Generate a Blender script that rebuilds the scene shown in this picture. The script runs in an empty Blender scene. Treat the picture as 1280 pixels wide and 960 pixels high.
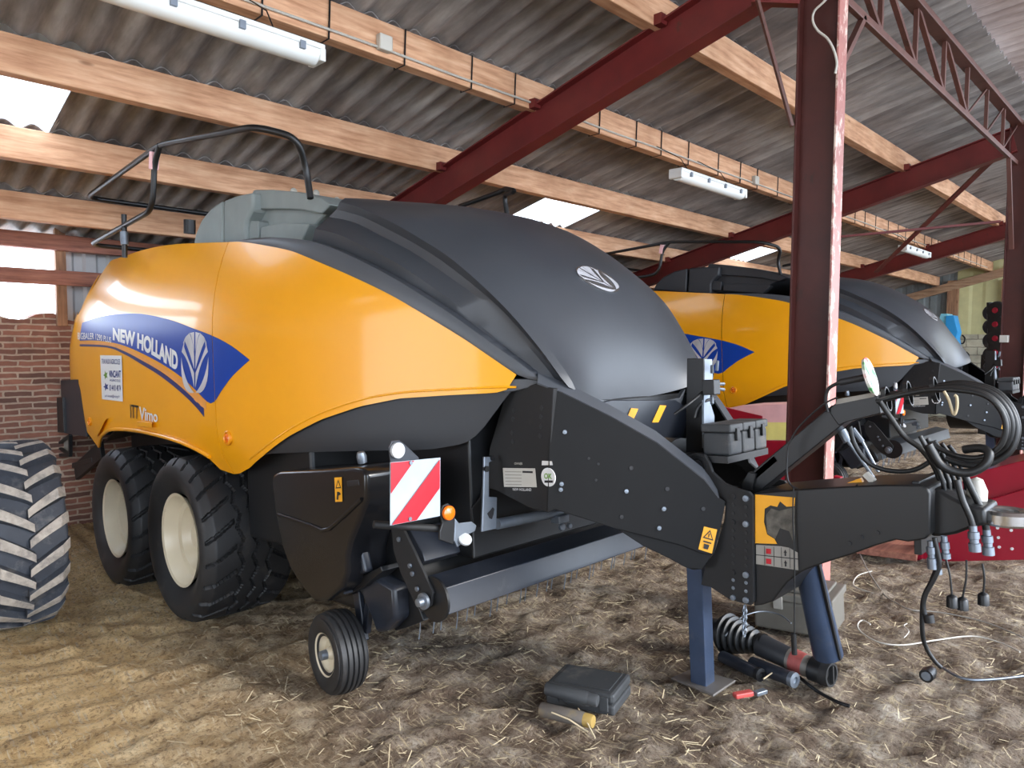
import bpy, bmesh, math, random
from mathutils import Vector, Matrix, noise
random.seed(7)
SC = bpy.context.scene
COL = SC.collection
V = Vector
rad = math.radians

# ------------------------------------------------------------------ camera
FPX = 885.0
TH = math.atan((1512 - 640) / FPX)
PITCH = math.atan(50 / FPX)
ROLL = 0.006
CAM = V((0, 0, 1.8))
F_ = V((-math.sin(TH) * math.cos(PITCH), math.cos(TH) * math.cos(PITCH), -math.sin(PITCH)))
R0_ = V((math.cos(TH), math.sin(TH), 0))
U0_ = R0_.cross(F_)
R_ = R0_ * math.cos(ROLL) + U0_ * math.sin(ROLL)
U_ = U0_ * math.cos(ROLL) - R0_ * math.sin(ROLL)
cam = bpy.data.cameras.new('camera')
cam.sensor_fit = 'HORIZONTAL'; cam.sensor_width = 36.0
cam.lens = FPX / 1280 * 36.0
cam.clip_end = 300
co = bpy.data.objects.new('camera', cam)
COL.objects.link(co)
m = Matrix((R_, U_, -F_)).transposed().to_4x4()
m.translation = CAM
co.matrix_world = m
SC.camera = co

def ray(u, v):
    return F_ + R_ * ((u - 640) / FPX) - U_ * ((v - 480) / FPX)
def wplane(u, v, p0, n):
    """measure a photo point on a plane of the place (world)"""
    r = ray(u, v); t = (V(p0) - CAM).dot(V(n)) / r.dot(V(n)); return CAM + r * t
def wx(u, v, x): return wplane(u, v, (x, 0, 0), (1, 0, 0))
def wy(u, v, y): return wplane(u, v, (0, y, 0), (0, 1, 0))
# ground: climbs gently towards +X, level at the back wall
TILT = rad(3.6)
TF = math.tan(TILT)
def ground(x, y):
    z = TF * (x + 4.757)
    if x < -6.2: z = TF * (-6.2 + 4.757) + (-6.2 - x) * 0.03
    if x > 1.5: z = TF * (1.5 + 4.757)
    return z
def gpt(u, v):
    r = ray(u, v); t = (TF * (CAM.x + 4.757) - CAM.z) / (r.z - TF * r.x); return CAM + r * t

# baler frame: x towards the hitch, y across, z up; nose up with the slope
MO = V((-4.757, 3.051, 0.505))
EX = V((math.cos(TILT), 0, math.sin(TILT))); EY = V((0, 1, 0)); EZ = V((-math.sin(TILT), 0, math.cos(TILT)))
def tom(w):
    d = w - MO; return V((d.dot(EX), d.dot(EY), d.dot(EZ)))
def tow(p): return MO + EX * p[0] + EY * p[1] + EZ * p[2]
CM = tom(CAM)
def mray(u, v):
    r = ray(u, v); return V((r.dot(EX), r.dot(EY), r.dot(EZ)))
def mpl(u, v, p0, n):
    r = mray(u, v); t = (V(p0) - CM).dot(V(n)) / r.dot(V(n)); return CM + r * t
def my(u, v, y): return mpl(u, v, (0, y, 0), (0, 1, 0))
def mx(u, v, x): return mpl(u, v, (x, 0, 0), (1, 0, 0))
def mz(u, v, z): return mpl(u, v, (0, 0, z), (0, 0, 1))

# ------------------------------------------------------------------ materials
def s2l(c):
    c = c / 255.0
    return c / 12.92 if c <= 0.04045 else ((c + 0.055) / 1.055) ** 2.4
def rgb(r, g, b): return (s2l(r), s2l(g), s2l(b), 1.0)
class NT:
    def __init__(s, name):
        s.m = bpy.data.materials.new(name); s.m.use_nodes = True
        s.t = s.m.node_tree; s.b = s.t.nodes['Principled BSDF']; s.out = s.t.nodes['Material Output']
    def n(s, typ, **kw):
        o = s.t.nodes.new(typ)
        for k, v in kw.items():
            if k in o.inputs: o.inputs[k].default_value = v
            else: setattr(o, k, v)
        return o
    def l(s, a, b): s.t.links.new(a, b)
    def obj(s, scale=(1, 1, 1), rot=(0, 0, 0)):
        tc = s.n('ShaderNodeTexCoord'); mp = s.n('ShaderNodeMapping')
        mp.inputs['Scale'].default_value = scale; mp.inputs['Rotation'].default_value = rot
        s.l(tc.outputs['Object'], mp.inputs['Vector']); return mp.outputs['Vector']
    def noise(s, vec, scale, detail=4, rough=.55):
        o = s.n('ShaderNodeTexNoise'); o.inputs['Scale'].default_value = scale
        o.inputs['Detail'].default_value = detail; o.inputs['Roughness'].default_value = rough
        s.l(vec, o.inputs['Vector']); return o.outputs['Fac']
    def ramp(s, fac, stops):
        o = s.n('ShaderNodeValToRGB'); e = o.color_ramp.elements
        while len(e) < len(stops): e.new(.5)
        for i, (p, c) in enumerate(stops): e[i].position = p; e[i].color = c
        s.l(fac, o.inputs['Fac']); return o.outputs['Color']
    def mix(s, fac, a, b, mode='MIX'):
        o = s.n('ShaderNodeMixRGB', blend_type=mode)
        for k, x in (('Fac', fac), ('Color1', a), ('Color2', b)):
            if hasattr(x, 'links') or hasattr(x, 'is_linked'): s.l(x, o.inputs[k])
            else: o.inputs[k].default_value = x
        return o.outputs['Color']
    def bump(s, h, strength=.3, dist=.01):
        o = s.n('ShaderNodeBump'); o.inputs['Strength'].default_value = strength; o.inputs['Distance'].default_value = dist
        s.l(h, o.inputs['Height']); s.l(o.outputs['Normal'], s.b.inputs['Normal'])
def simple(name, c, rough=.5, metal=0.0, var=.12, scale=6, dust=None, bump=0.0, coat=0.0, spec=.5):
    """a plain finish with a little wear; dust = (colour, amount)"""
    t = NT(name); vec = t.obj(); f = t.noise(vec, scale, 5)
    dk = tuple(x * (1 - var) for x in c[:3]) + (1,); lt = tuple(min(1, x * (1 + var)) for x in c[:3]) + (1,)
    col = t.ramp(f, [(.3, dk), (.7, lt)])
    if dust:
        f2 = t.noise(vec, scale * .7 + 1.3, 6, .7)
        r2 = t.ramp(f2, [(.62 - dust[1] * .5, (0, 0, 0, 1)), (.95 - dust[1] * .4, (1, 1, 1, 1))])
        col = t.mix(r2, col, dust[0])
    t.l(col, t.b.inputs['Base Color'])
    t.b.inputs['Roughness'].default_value = rough; t.b.inputs['Metallic'].default_value = metal
    t.b.inputs['Specular IOR Level'].default_value = spec
    t.b.inputs['Coat Weight'].default_value = coat; t.b.inputs['Coat Roughness'].default_value = .08
    if bump:
        t.bump(t.noise(vec, scale * 14, 3), bump, .004)
    return t.m
M = {}
M['yellow'] = simple('yellow_paint', rgb(232, 158, 10), .34, var=.03, scale=2.5, coat=.3, spec=.4)
M['yellow_grime'] = M['yellow']
M['blue'] = simple('blue_film', rgb(14, 60, 150), .4, var=.04, spec=.2)
M['navy'] = simple('navy_film', rgb(28, 44, 104), .35, var=.04)
M['gold'] = simple('gold_film', rgb(222, 150, 70), .35, var=.1)
M['white'] = simple('white_film', rgb(214, 214, 212), .45, var=.03, spec=.3)
M['black_ink'] = simple('black_ink', rgb(25, 25, 28), .5, var=.05)
M['green_ink'] = simple('green_ink', rgb(110, 150, 60), .5, var=.1)
M['blue_ink'] = simple('blue_ink', rgb(48, 62, 120), .5, var=.05)
M['hood'] = simple('charcoal_plastic', rgb(58, 61, 66), .40, var=.08, scale=3, bump=.05)
M['trim'] = simple('slate_plastic', rgb(72, 75, 80), .42, var=.06, scale=3)
M['lower'] = simple('dark_grey_plastic', rgb(38, 40, 44), .5, var=.06, scale=3)
M['knot'] = simple('weathered_grey_plastic', rgb(128, 136, 134), .6, var=.12, scale=3.5, bump=.1)
M['knot_dark'] = simple('dark_hood_plastic', rgb(46, 48, 52), .5, var=.1, scale=3.5)
M['steel_black'] = simple('black_painted_steel', rgb(17, 18, 20), .42, var=.15, scale=5)
M['steel_matte'] = simple('dusty_black_steel', rgb(22, 22, 23), .68, var=.15, scale=6, dust=(rgb(46, 44, 42), .06))
M['plate'] = simple('matt_black_plate', rgb(15, 15, 16), .62, var=.15, scale=6, spec=.25)
M['leg_steel'] = simple('sky_tinted_leg_steel', rgb(62, 76, 100), .4, .55, var=.15, scale=7, dust=(rgb(96, 98, 104), .1))  # leg blue is the sky's reflection put into the base colour
M['lens_white'] = simple('white_reflector', rgb(176, 178, 180), .35, var=.04)
M['shield'] = simple('glossy_black_plastic', rgb(18, 19, 22), .24, var=.1, scale=4)
M['blue_steel'] = simple('blue_black_steel', rgb(32, 36, 44), .36, var=.15, scale=7, dust=(rgb(74, 72, 74), .1))
M['zinc'] = simple('galvanised_steel', rgb(124, 132, 142), .42, .7, var=.12, scale=12)
M['chrome'] = simple('bare_steel', rgb(190, 190, 190), .22, .95, var=.08, scale=12)
M['rubber'] = simple('rubber', rgb(30, 30, 31), .55, var=.18, scale=7, dust=(rgb(78, 72, 66), .1), bump=.1)
M['rubber_dusty'] = simple('dusty_rubber', rgb(50, 54, 62), .7, var=.15, scale=8, dust=(rgb(120, 116, 112), .2), bump=.2)
M['lug_dust'] = simple('pale_dusty_rubber', rgb(158, 150, 140), .85, var=.2, scale=18, dust=(rgb(72, 72, 76), .32), bump=.3)
M['hose'] = simple('hose_rubber', rgb(18, 19, 20), .46, var=.1, scale=9)
M['rim'] = simple('cream_painted_rim', rgb(200, 188, 162), .36, var=.06, scale=4, dust=(rgb(150, 132, 104), .06))
M['amber'] = simple('amber_lens', rgb(232, 110, 20), .25, var=.05, coat=.5)
M['orange_bezel'] = simple('orange_bezel', rgb(222, 140, 14), .35, var=.05)
M['red_film'] = simple('red_reflective', rgb(172, 18, 36), .35, var=.08, scale=14)
M['silver_film'] = simple('silver_reflective', rgb(158, 168, 178), .35, var=.06, scale=14)
M['warn'] = simple('warning_yellow', rgb(228, 160, 28), .5, var=.06)
M['label_grey'] = simple('grey_label', rgb(142, 138, 130), .55, var=.06, scale=14)
M['pale_label'] = simple('pale_label', rgb(186, 182, 172), .5, var=.05)
M['red'] = simple('crimson_paint', rgb(150, 16, 42), .35, var=.1, scale=3, coat=.3)
M['pink'] = simple('faded_red_panel', rgb(226, 176, 178), .55, var=.1)
M['plastic_grey'] = simple('grey_case_plastic', rgb(56, 58, 60), .6, var=.1, dust=(rgb(126, 118, 108), .1))
M['crate'] = simple('crate_plastic', rgb(96, 92, 84), .6, var=.1, dust=(rgb(140, 130, 116), .1))
M['beige'] = simple('beige_cord', rgb(176, 160, 128), .6, var=.1)
M['cyan'] = simple('sky_blue_paint', rgb(40, 150, 214), .4, var=.06)
M['cable_white'] = simple('white_cable', rgb(190, 186, 176), .5, var=.05)
M['lamp'] = simple('lamp_housing', rgb(214, 216, 214), .4, var=.04)

def silver(name, lo, hi, axis_scale):
    t = NT(name); vec = t.obj(axis_scale)
    t.b.inputs['Metallic'].default_value = .0; t.b.inputs['Roughness'].default_value = .35
    col = t.ramp(t.noise(vec, 3), [(.3, lo), (.7, hi)]); t.l(col, t.b.inputs['Base Color']); return t.m
M['silver'] = silver('silver_foil', rgb(160, 160, 164), rgb(206, 206, 210), (1, 1, 1))

def wood(name, c1, c2, c3, along='Y'):
    t = NT(name)
    sc = {'X': (.8, 9, 9), 'Y': (9, .8, 9), 'Z': (9, 9, .8)}[along]
    vec = t.obj(sc); f = t.noise(vec, 3.2, 6, .6)
    col = t.ramp(f, [(.28, c1), (.5, c2), (.72, c3)])
    f2 = t.noise(t.obj(), 2.2, 4); dirt = t.ramp(f2, [(.42, (1, 1, 1, 1)), (.75, (.72, .66, .6, 1))])
    col = t.mix(1.0, col, dirt, 'MULTIPLY')
    vo = t.n('ShaderNodeTexVoronoi'); vo.inputs['Scale'].default_value = 1.6
    sc2 = {'X': (1, 3, 3), 'Y': (3, 1, 3), 'Z': (3, 3, 1)}[along]
    t.l(t.obj(sc2), vo.inputs['Vector'])
    kn = t.ramp(vo.outputs['Distance'], [(.04, (.32, .2, .12, 1)), (.09, (1, 1, 1, 1))])
    col = t.mix(.75, col, kn, 'MULTIPLY')
    t.l(col, t.b.inputs['Base Color']); t.b.inputs['Roughness'].default_value = .7
    t.bump(f, .25, .004); return t.m
M['wood'] = wood('pine', rgb(172, 122, 88), rgb(208, 160, 124), rgb(226, 186, 152))
M['wood_x'] = wood('pine_across', rgb(120, 92, 68), rgb(164, 132, 104), rgb(184, 152, 122), 'X')
M['wood_z'] = wood('pine_upright', rgb(110, 80, 58), rgb(150, 112, 84), rgb(176, 136, 104), 'Z')
M['wood_red'] = wood('reddish_timber', rgb(110, 66, 54), rgb(150, 98, 82), rgb(176, 122, 100))

def painted_red(name, base, rust, amt):
    t = NT(name); vec = t.obj(); f = t.noise(vec, 3.5, 8, .65)
    col = t.ramp(f, [(.3, tuple(x * .7 for x in base[:3]) + (1,)), (.6, base)])
    f2 = t.noise(t.obj((1, 1, .5)), 9, 8, .75)
    r = t.ramp(f2, [(.68 - amt, (0, 0, 0, 1)), (.76 - amt, (1, 1, 1, 1))])
    col = t.mix(r, col, rust); t.l(col, t.b.inputs['Base Color'])
    t.b.inputs['Roughness'].default_value = .5; t.bump(f2, .15, .003); return t.m
M['red_steel'] = painted_red('red_oxide_paint', rgb(104, 30, 28), rgb(74, 36, 28), .06)
M['red_lit'] = painted_red('daylit_red_oxide_paint', rgb(172, 112, 104), rgb(214, 192, 178), .16)  # post red paled for the daylight on the flange, with lighter flecks
M['red_brown'] = painted_red('brown_oxide_paint', rgb(74, 32, 27), rgb(54, 32, 26), .08)
M['rust_steel'] = painted_red('rusty_steel', rgb(96, 60, 52), rgb(72, 46, 38), .12)

def fibro(name, dark, mid, lt):
    t = NT(name)
    f = t.noise(t.obj((.35, 2.2, 1)), 2.2, 8, .62)
    col = t.ramp(f, [(.3, dark), (.5, mid), (.72, lt)])
    f2 = t.noise(t.obj(), .8, 5); d = t.ramp(f2, [(.36, (.62, .58, .56, 1)), (.6, (1, 1, 1, 1))])
    col = t.mix(1.0, col, d, 'MULTIPLY')
    f3 = t.noise(t.obj((.6, 5, 1)), 9, 4); d3 = t.ramp(f3, [(.3, (.8, .8, .8, 1)), (.7, (1.0, 1.0, 1.0, 1))])
    col = t.mix(1.0, col, d3, 'MULTIPLY')
    t.l(col, t.b.inputs['Base Color']); t.b.inputs['Roughness'].default_value = .85
    t.bump(f3, .2, .004); return t.m
M['fibro'] = fibro('fibre_cement', rgb(106, 102, 101), rgb(156, 152, 150), rgb(202, 200, 197))
M['fibro_lt'] = fibro('pale_fibre_cement', rgb(176, 160, 156), rgb(210, 196, 192), rgb(228, 216, 212))  # same sheeting, colours lightened because the next roof is lit brighter

def translucent(name, c):
    t = NT(name); tr = t.n('ShaderNodeBsdfTranslucent'); tr.inputs['Color'].default_value = c
    df = t.n('ShaderNodeBsdfDiffuse'); df.inputs['Color'].default_value = c
    mx_ = t.n('ShaderNodeMixShader'); mx_.inputs[0].default_value = .25
    t.l(tr.outputs[0], mx_.inputs[1]); t.l(df.outputs[0], mx_.inputs[2]); t.l(mx_.outputs[0], t.out.inputs['Surface']); return t.m
M['skylight'] = translucent('translucent_sheet', (.95, .95, .92, 1))

def brick(name, scale=1.0, c1=rgb(140, 88, 74), c2=rgb(96, 66, 58), mort=rgb(150, 132, 116), w=.23, h=.058, ms=.010, squash=(1, 1, 1)):
    t = NT(name); tc = t.n('ShaderNodeTexCoord')
    sx = t.n('ShaderNodeSeparateXYZ'); cb = t.n('ShaderNodeCombineXYZ'); t.l(tc.outputs['Object'], sx.inputs[0])
    add = t.n('ShaderNodeMath', operation='ADD'); t.l(sx.outputs['X'], add.inputs[0]); t.l(sx.outputs['Y'], add.inputs[1])
    t.l(add.outputs[0], cb.inputs['X']); t.l(sx.outputs['Z'], cb.inputs['Y'])
    nz = t.n('ShaderNodeTexNoise'); nz.inputs['Scale'].default_value = 9; t.l(cb.outputs[0], nz.inputs['Vector'])
    va = t.n('ShaderNodeVectorMath', operation='MULTIPLY_ADD')
    va.inputs[1].default_value = (.05, .022, 0); t.l(nz.outputs['Color'], va.inputs[0]); t.l(cb.outputs[0], va.inputs[2])
    b = t.n('ShaderNodeTexBrick'); b.inputs['Scale'].default_value = 1; b.inputs['Brick Width'].default_value = w
    b.inputs['Row Height'].default_value = h; b.inputs['Mortar Size'].default_value = ms; b.inputs['Mortar Smooth'].default_value = .3
    b.inputs['Color1'].default_value = c1; b.inputs['Color2'].default_value = c2; b.inputs['Mortar'].default_value = mort
    b.inputs['Bias'].default_value = -.1
    t.l(va.outputs[0], b.inputs['Vector'])
    f = t.noise(cb.outputs[0], 3, 6, .65); d = t.ramp(f, [(.35, (.66, .62, .6, 1)), (.65, (1.1, 1.05, 1, 1))])
    col = t.mix(1.0, b.outputs['Color'], d, 'MULTIPLY'); t.l(col, t.b.inputs['Base Color'])
    t.b.inputs['Roughness'].default_value = .9
    inv = t.n('ShaderNodeMath', operation='SUBTRACT'); inv.inputs[0].default_value = 1; t.l(b.outputs['Fac'], inv.inputs[1])
    t.bump(inv.outputs[0], .7, .012); return t.m
M['brick'] = brick('old_brick', c1=rgb(150, 104, 88), c2=rgb(92, 70, 64), mort=rgb(176, 158, 142), w=.235)
M['block'] = brick('concrete_block', c1=rgb(196, 194, 172), c2=rgb(182, 178, 158), mort=rgb(140, 136, 122), w=.5, h=.2, ms=.012)

def dirt(name):
    t = NT(name); vec = t.obj()
    big = t.noise(t.obj((1, 1, 1)), .55, 4, .5)
    mid = t.noise(vec, 5, 8, .7); fine = t.noise(vec, 42, 5, .8)
    # straw flecks: stretched noises in two directions
    s1 = t.noise(t.obj((8, 70, 8), (0, 0, .5)), 1.0, 3, .6); s2 = t.noise(t.obj((70, 9, 8), (0, 0, .3)), 1.0, 3, .6)
    base = t.ramp(mid, [(.28, rgb(70, 54, 42)), (.44, rgb(122, 102, 84)), (.58, rgb(168, 152, 134)), (.74, rgb(216, 206, 190))])
    straw = t.ramp(mid, [(.3, rgb(190, 154, 100)), (.6, rgb(228, 196, 142)), (.8, rgb(244, 222, 176))])
    # drier straw towards the open left bay
    tc = t.n('ShaderNodeTexCoord'); sx = t.n('ShaderNodeSeparateXYZ'); t.l(tc.outputs['Object'], sx.inputs[0])
    mm = t.n('ShaderNodeMath', operation='MULTIPLY_ADD'); mm.inputs[1].default_value = -.42; mm.inputs[2].default_value = -1.05
    t.l(sx.outputs['X'], mm.inputs[0])
    m2 = t.n('ShaderNodeMath', operation='MULTIPLY_ADD'); m2.inputs[1].default_value = -.5; t.l(sx.outputs['Y'], m2.inputs[0]); 
    m3 = t.n('ShaderNodeMath', operation='MULTIPLY_ADD'); m3.inputs[1].default_value = 1.6; t.l(big, m3.inputs[0]); t.l(mm.outputs[0], m3.inputs[2])
    t.l(m3.outputs[0], m2.inputs[2])
    fac = t.ramp(m2.outputs[0], [(.0, (0, 0, 0, 1)), (.9, (.9, .9, .9, 1))])
    col = t.mix(fac, base, straw)
    fl1 = t.ramp(s1, [(.56, (0, 0, 0, 1)), (.66, (1, 1, 1, 1))]); fl2 = t.ramp(s2, [(.57, (0, 0, 0, 1)), (.67, (1, 1, 1, 1))])
    col = t.mix(t.mix(.5, fl1, fl1, 'MULTIPLY'), col, rgb(206, 186, 152)); 
    col = t.mix(fl2, col, t.mix(.55, col, rgb(214, 196, 160)))
    dk = t.ramp(fine, [(.38, (.34, .28, .24, 1)), (.5, (1, 1, 1, 1)), (.64, (1.0, 1.0, 1.0, 1)), (.7, (1.35, 1.32, 1.28, 1))]); col = t.mix(.85, col, dk, 'MULTIPLY')
    t.l(col, t.b.inputs['Base Color']); t.b.inputs['Roughness'].default_value = .95
    add = t.n('ShaderNodeMath', operation='ADD'); t.l(mid, add.inputs[0]); t.l(fine, add.inputs[1]); t.bump(add.outputs[0], 1.0, .045); return t.m
M['dirt'] = dirt('straw_littered_dirt')
M['straw'] = simple('straw', rgb(190, 174, 142), .8, var=.15, scale=10)

# ------------------------------------------------------------------ mesh builder
class MB:
    def __init__(s): s.v = []; s.f = []; s.mi = []; s.cur = 0
    def add(s, verts, faces):
        o = len(s.v); s.v += [tuple(p) for p in verts]
        for f in faces: s.f.append([i + o for i in f]); s.mi.append(s.cur)
        return s
    def box(s, lo, hi, rot=None, org=None):
        x0, y0, z0 = lo; x1, y1, z1 = hi
        p = [V(q) for q in ((x0,y0,z0),(x1,y0,z0),(x1,y1,z0),(x0,y1,z0),(x0,y0,z1),(x1,y0,z1),(x1,y1,z1),(x0,y1,z1))]
        if rot is not None:
            o_ = V(org) if org is not None else V((0, 0, 0)); p = [o_ + rot @ (q - o_) for q in p]
        return s.add(p, [(0,3,2,1),(4,5,6,7),(0,1,5,4),(1,2,6,5),(2,3,7,6),(3,0,4,7)])
    def bar(s, a, b, w, h, up=(0, 0, 1)):
        """rectangular bar from a to b; w sideways, h along up"""
        a = V(a); b = V(b); d = (b - a).normalized(); sd = d.cross(V(up))
        if sd.length < 1e-5: sd = d.cross(V((1, 0, 0)))
        sd.normalize(); u = sd.cross(d).normalized()
        c = [(-w/2, -h/2), (w/2, -h/2), (w/2, h/2), (-w/2, h/2)]
        p = [a + sd * x + u * y for x, y in c] + [b + sd * x + u * y for x, y in c]
        return s.add(p, [(0,1,2,3),(7,6,5,4),(0,4,5,1),(1,5,6,2),(2,6,7,3),(3,7,4,0)])
    def hull(s, pts_a, pts_b):
        """loft between two equal polygons, capped"""
        n = len(pts_a)
        f = [tuple(range(n))[::-1], tuple(range(n, 2 * n))] + [(i, (i + 1) % n, n + (i + 1) % n, n + i) for i in range(n)]
        return s.add(list(pts_a) + list(pts_b), f)
    def prism(s, poly, d):
        """poly: 3-D outline, extruded by vector d"""
        d = V(d); return s.hull([V(p) for p in poly], [V(p) + d for p in poly])
    def tube(s, pts, r, n=8, cap=True, closed=False):
        pts = [V(p) for p in pts]; k = len(pts)
        rs = r if isinstance(r, (list, tuple)) else [r] * k
        prev = None; rings = []
        for i, p in enumerate(pts):
            if closed: d = (pts[(i + 1) % k] - pts[i - 1])
            else: d = (pts[min(i + 1, k - 1)] - pts[max(i - 1, 0)])
            if d.length < 1e-9: d = V((0, 0, 1))
            d.normalize()
            if prev is None:
                a = d.cross(V((0, 0, 1)));
                if a.length < .1: a = d.cross(V((1, 0, 0)))
            else:
                a = prev - d * prev.dot(d)
                if a.length < 1e-6: a = d.cross(V((0, 0, 1)))
            a.normalize(); prev = a; b = d.cross(a)
            rings.append([p + (a * math.cos(2 * math.pi * j / n) + b * math.sin(2 * math.pi * j / n)) * rs[i] for j in range(n)])
        vs = [q for ring in rings for q in ring]; f = []
        m_ = k if closed else k - 1
        for i in range(m_):
            i2 = (i + 1) % k
            for j in range(n): f.append((i*n+j, i*n+(j+1)%n, i2*n+(j+1)%n, i2*n+j))
        if cap and not closed: f += [tuple(range(n))[::-1], tuple(range((k-1)*n, k*n))]
        return s.add(vs, f)
    def lathe(s, prof, c, axis, n=32, cap=False):
        """prof: list of (offset along axis, radius)"""
        c = V(c); ax = V(axis).normalized(); a = ax.cross(V((0, 0, 1)))
        if a.length < .1: a = ax.cross(V((1, 0, 0)))
        a.normalize(); b = ax.cross(a); vs = []; f = []; k = len(prof)
        for o, r in prof:
            for j in range(n):
                t = 2 * math.pi * j / n; vs.append(c + ax * o + (a * math.cos(t) + b * math.sin(t)) * r)
        for i in range(k - 1):
            for j in range(n): f.append((i*n+j, i*n+(j+1)%n, (i+1)*n+(j+1)%n, (i+1)*n+j))
        if cap: f += [tuple(range(n))[::-1], tuple(range((k-1)*n, k*n))]
        return s.add(vs, f)
    def cyl(s, a, b, r, n=16):
        return s.tube([a, b], r, n)
    def grid(s, rows, closed=False):
        k = len(rows); n = len(rows[0]); f = []
        for i in range(k - 1):
            for j in range(n if closed else n - 1): f.append((i*n+j, i*n+(j+1)%n, (i+1)*n+(j+1)%n, (i+1)*n+j))
        return s.add([p for r in rows for p in r], f)
    def disc(s, c, nrm, r, th=.004, n=20):
        c = V(c); d = V(nrm).normalized(); return s.cyl(c - d * th / 2, c + d * th / 2, r, n)
    def build(s, name, mat, parent=None, smooth=None, bevel=0, solid=0, off=-1, clean=True):
        me = bpy.data.meshes.new(name); me.from_pydata(s.v, [], s.f)
        mats = mat if isinstance(mat, (list, tuple)) else [mat]
        for mm in mats: me.materials.append(mm)
        for p, i in zip(me.polygons, s.mi): p.material_index = i
        if clean:
            bm = bmesh.new(); bm.from_mesh(me); bmesh.ops.recalc_face_normals(bm, faces=bm.faces); bm.to_mesh(me); bm.free()
        if smooth is not None:
            for p in me.polygons: p.use_smooth = True
            me.set_sharp_from_angle(angle=rad(smooth))
        o = bpy.data.objects.new(name, me); COL.objects.link(o)
        if parent is not None: o.parent = parent
        if solid:
            md = o.modifiers.new('solid', 'SOLIDIFY'); md.thickness = solid; md.offset = off
            if smooth is not None and smooth < 100:
                es = o.modifiers.new('split', 'EDGE_SPLIT'); es.split_angle = rad(max(smooth, 20)); es.use_edge_sharp = False
        if bevel:
            md = o.modifiers.new('bevel', 'BEVEL'); md.width = bevel; md.segments = 2; md.limit_method = 'ANGLE'; md.angle_limit = rad(35)
        return o
def tag(o, label=None, cat=None, group=None, kind=None):
    if label: o['label'] = label
    if cat: o['category'] = cat
    if group: o['group'] = group
    if kind: o['kind'] = kind
    return o
def empty(name, loc=(0, 0, 0), rot=(0, 0, 0)):
    o = bpy.data.objects.new(name, None); o.empty_display_size = .2
    o.location = loc; o.rotation_euler = rot; COL.objects.link(o); return o
def copy_tree(o, parent=None):
    c = o.copy(); COL.objects.link(c)
    if parent is not None: c.parent = parent
    for ch in list(o.children): copy_tree(ch, c)
    return c
def smooth_path(pts, n=8):
    pts = [V(p) for p in pts]; out = []
    for i in range(len(pts) - 1):
        p0 = pts[max(i-1, 0)]; p1 = pts[i]; p2 = pts[i+1]; p3 = pts[min(i+2, len(pts)-1)]
        for j in range(n):
            t = j / n
            out.append(.5 * ((2*p1) + (p2-p0)*t + (2*p0-5*p1+4*p2-p3)*t*t + (3*p1-p0-3*p2+p3)*t*t*t))
    out.append(pts[-1]); return out
def fillet(pts, r=.06, n=5):
    pts = [V(p) for p in pts]; out = [pts[0]]
    for i in range(1, len(pts) - 1):
        a, b, c = pts[i-1], pts[i], pts[i+1]
        k = min(r, (a-b).length * .45, (c-b).length * .45)
        p = b + (a-b).normalized() * k; q = b + (c-b).normalized() * k
        for j in range(n + 1):
            t = j / n; out.append(p * (1-t)**2 + b * 2*t*(1-t) + q * t*t)
    out.append(pts[-1]); return out
def interp(pts, x, k=2):
    """piecewise linear value of component k at pts[.][0]=x (sorted)"""
    if x <= pts[0][0]: return pts[0][k]
    for a, b in zip(pts, pts[1:]):
        if x <= b[0]:
            t = (x - a[0]) / max(1e-9, b[0] - a[0]); return a[k] + (b[k] - a[k]) * t
    return pts[-1][k]
# ------------------------------------------------------------------ the barn
C0, SL = 4.68, .254                        # top of the rafters: z = C0 + SL * x
def roof(x): return C0 + SL * x
WX = -8.1                                   # back wall
FY = 20.9                                   # far wall
FRAMES = (4.24, 9.70, 15.16)
PURX = (-2.87, -4.02, -5.17, -6.23, -7.30)
# ground
def floor_mesh():
    mb = MB(); xs = []; x = -8.5
    while x < 12: xs.append(x); x += .045 if -7 < x < .3 else .3
    ys = []; y = -10.0
    while y < 24: ys.append(y); y += .045 if 1.0 < y < 7 else (.12 if y < 12 else .4)
    rows = []
    for x in xs:
        r = []
        for y in ys:
            z = ground(x, y)
            h = noise.fractal(V((x * 1.3, y * 1.3, 0)), 1.0, 2.0, 3) * .02
            h += max(-.3, noise.fractal(V((x * 8, y * 8, 3)), .7, 2.2, 4)) * .044
            r.append((x, y, z + h - .022))
        rows.append(r)
    mb.grid(rows); return mb
tag(floor_mesh().build('floor', M['dirt'], smooth=180, clean=False), kind='structure')

# corrugated roof in lapped courses
def sheet(x0, x1, zf, y0, y1, pitch=.177, amp=.024, nseg=8, skip=(), mat=None):
    mb = MB(); n = int((y1 - y0) / pitch * nseg)
    ysl = [y0 + (y1 - y0) * i / n for i in range(n + 1)]
    def wave(y): return amp * math.sin(2 * math.pi * y / pitch)
    seg = []; cur = []
    for y in ysl:
        if any(a < y < b for a, b in skip):
            if len(cur) > 1: seg.append(cur)
            cur = []
        else: cur.append(y)
    if len(cur) > 1: seg.append(cur)
    xs = [x0, (x0 + x1) / 2, x1]
    for ysg in seg: mb.grid([[(x, y, zf(x) + wave(y)) for y in ysg] for x in xs])
    return mb
SKY = [(-5.2, -4.2), (0.12, 1.36), (6.25, 7.2), (11.35, 12.35), (16.55, 17.6)]
courses = [(-8.25, -7.2), (-7.4, -6.16), (-6.36, -5.1), (-5.3, -3.95), (-4.15, -2.8), (-3.0, -1.5)]
big = MB()
for i, (a, b) in enumerate(courses):
    zf = (lambda lap: (lambda x, a=a: roof(x) + .235 + lap - .012 * (x - a)))( .012 )
    sk = SKY if i == 2 else ()
    s_ = sheet(a, b, zf, -9.0, FY + .2, skip=sk)
    big.add(s_.v, s_.f)
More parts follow.
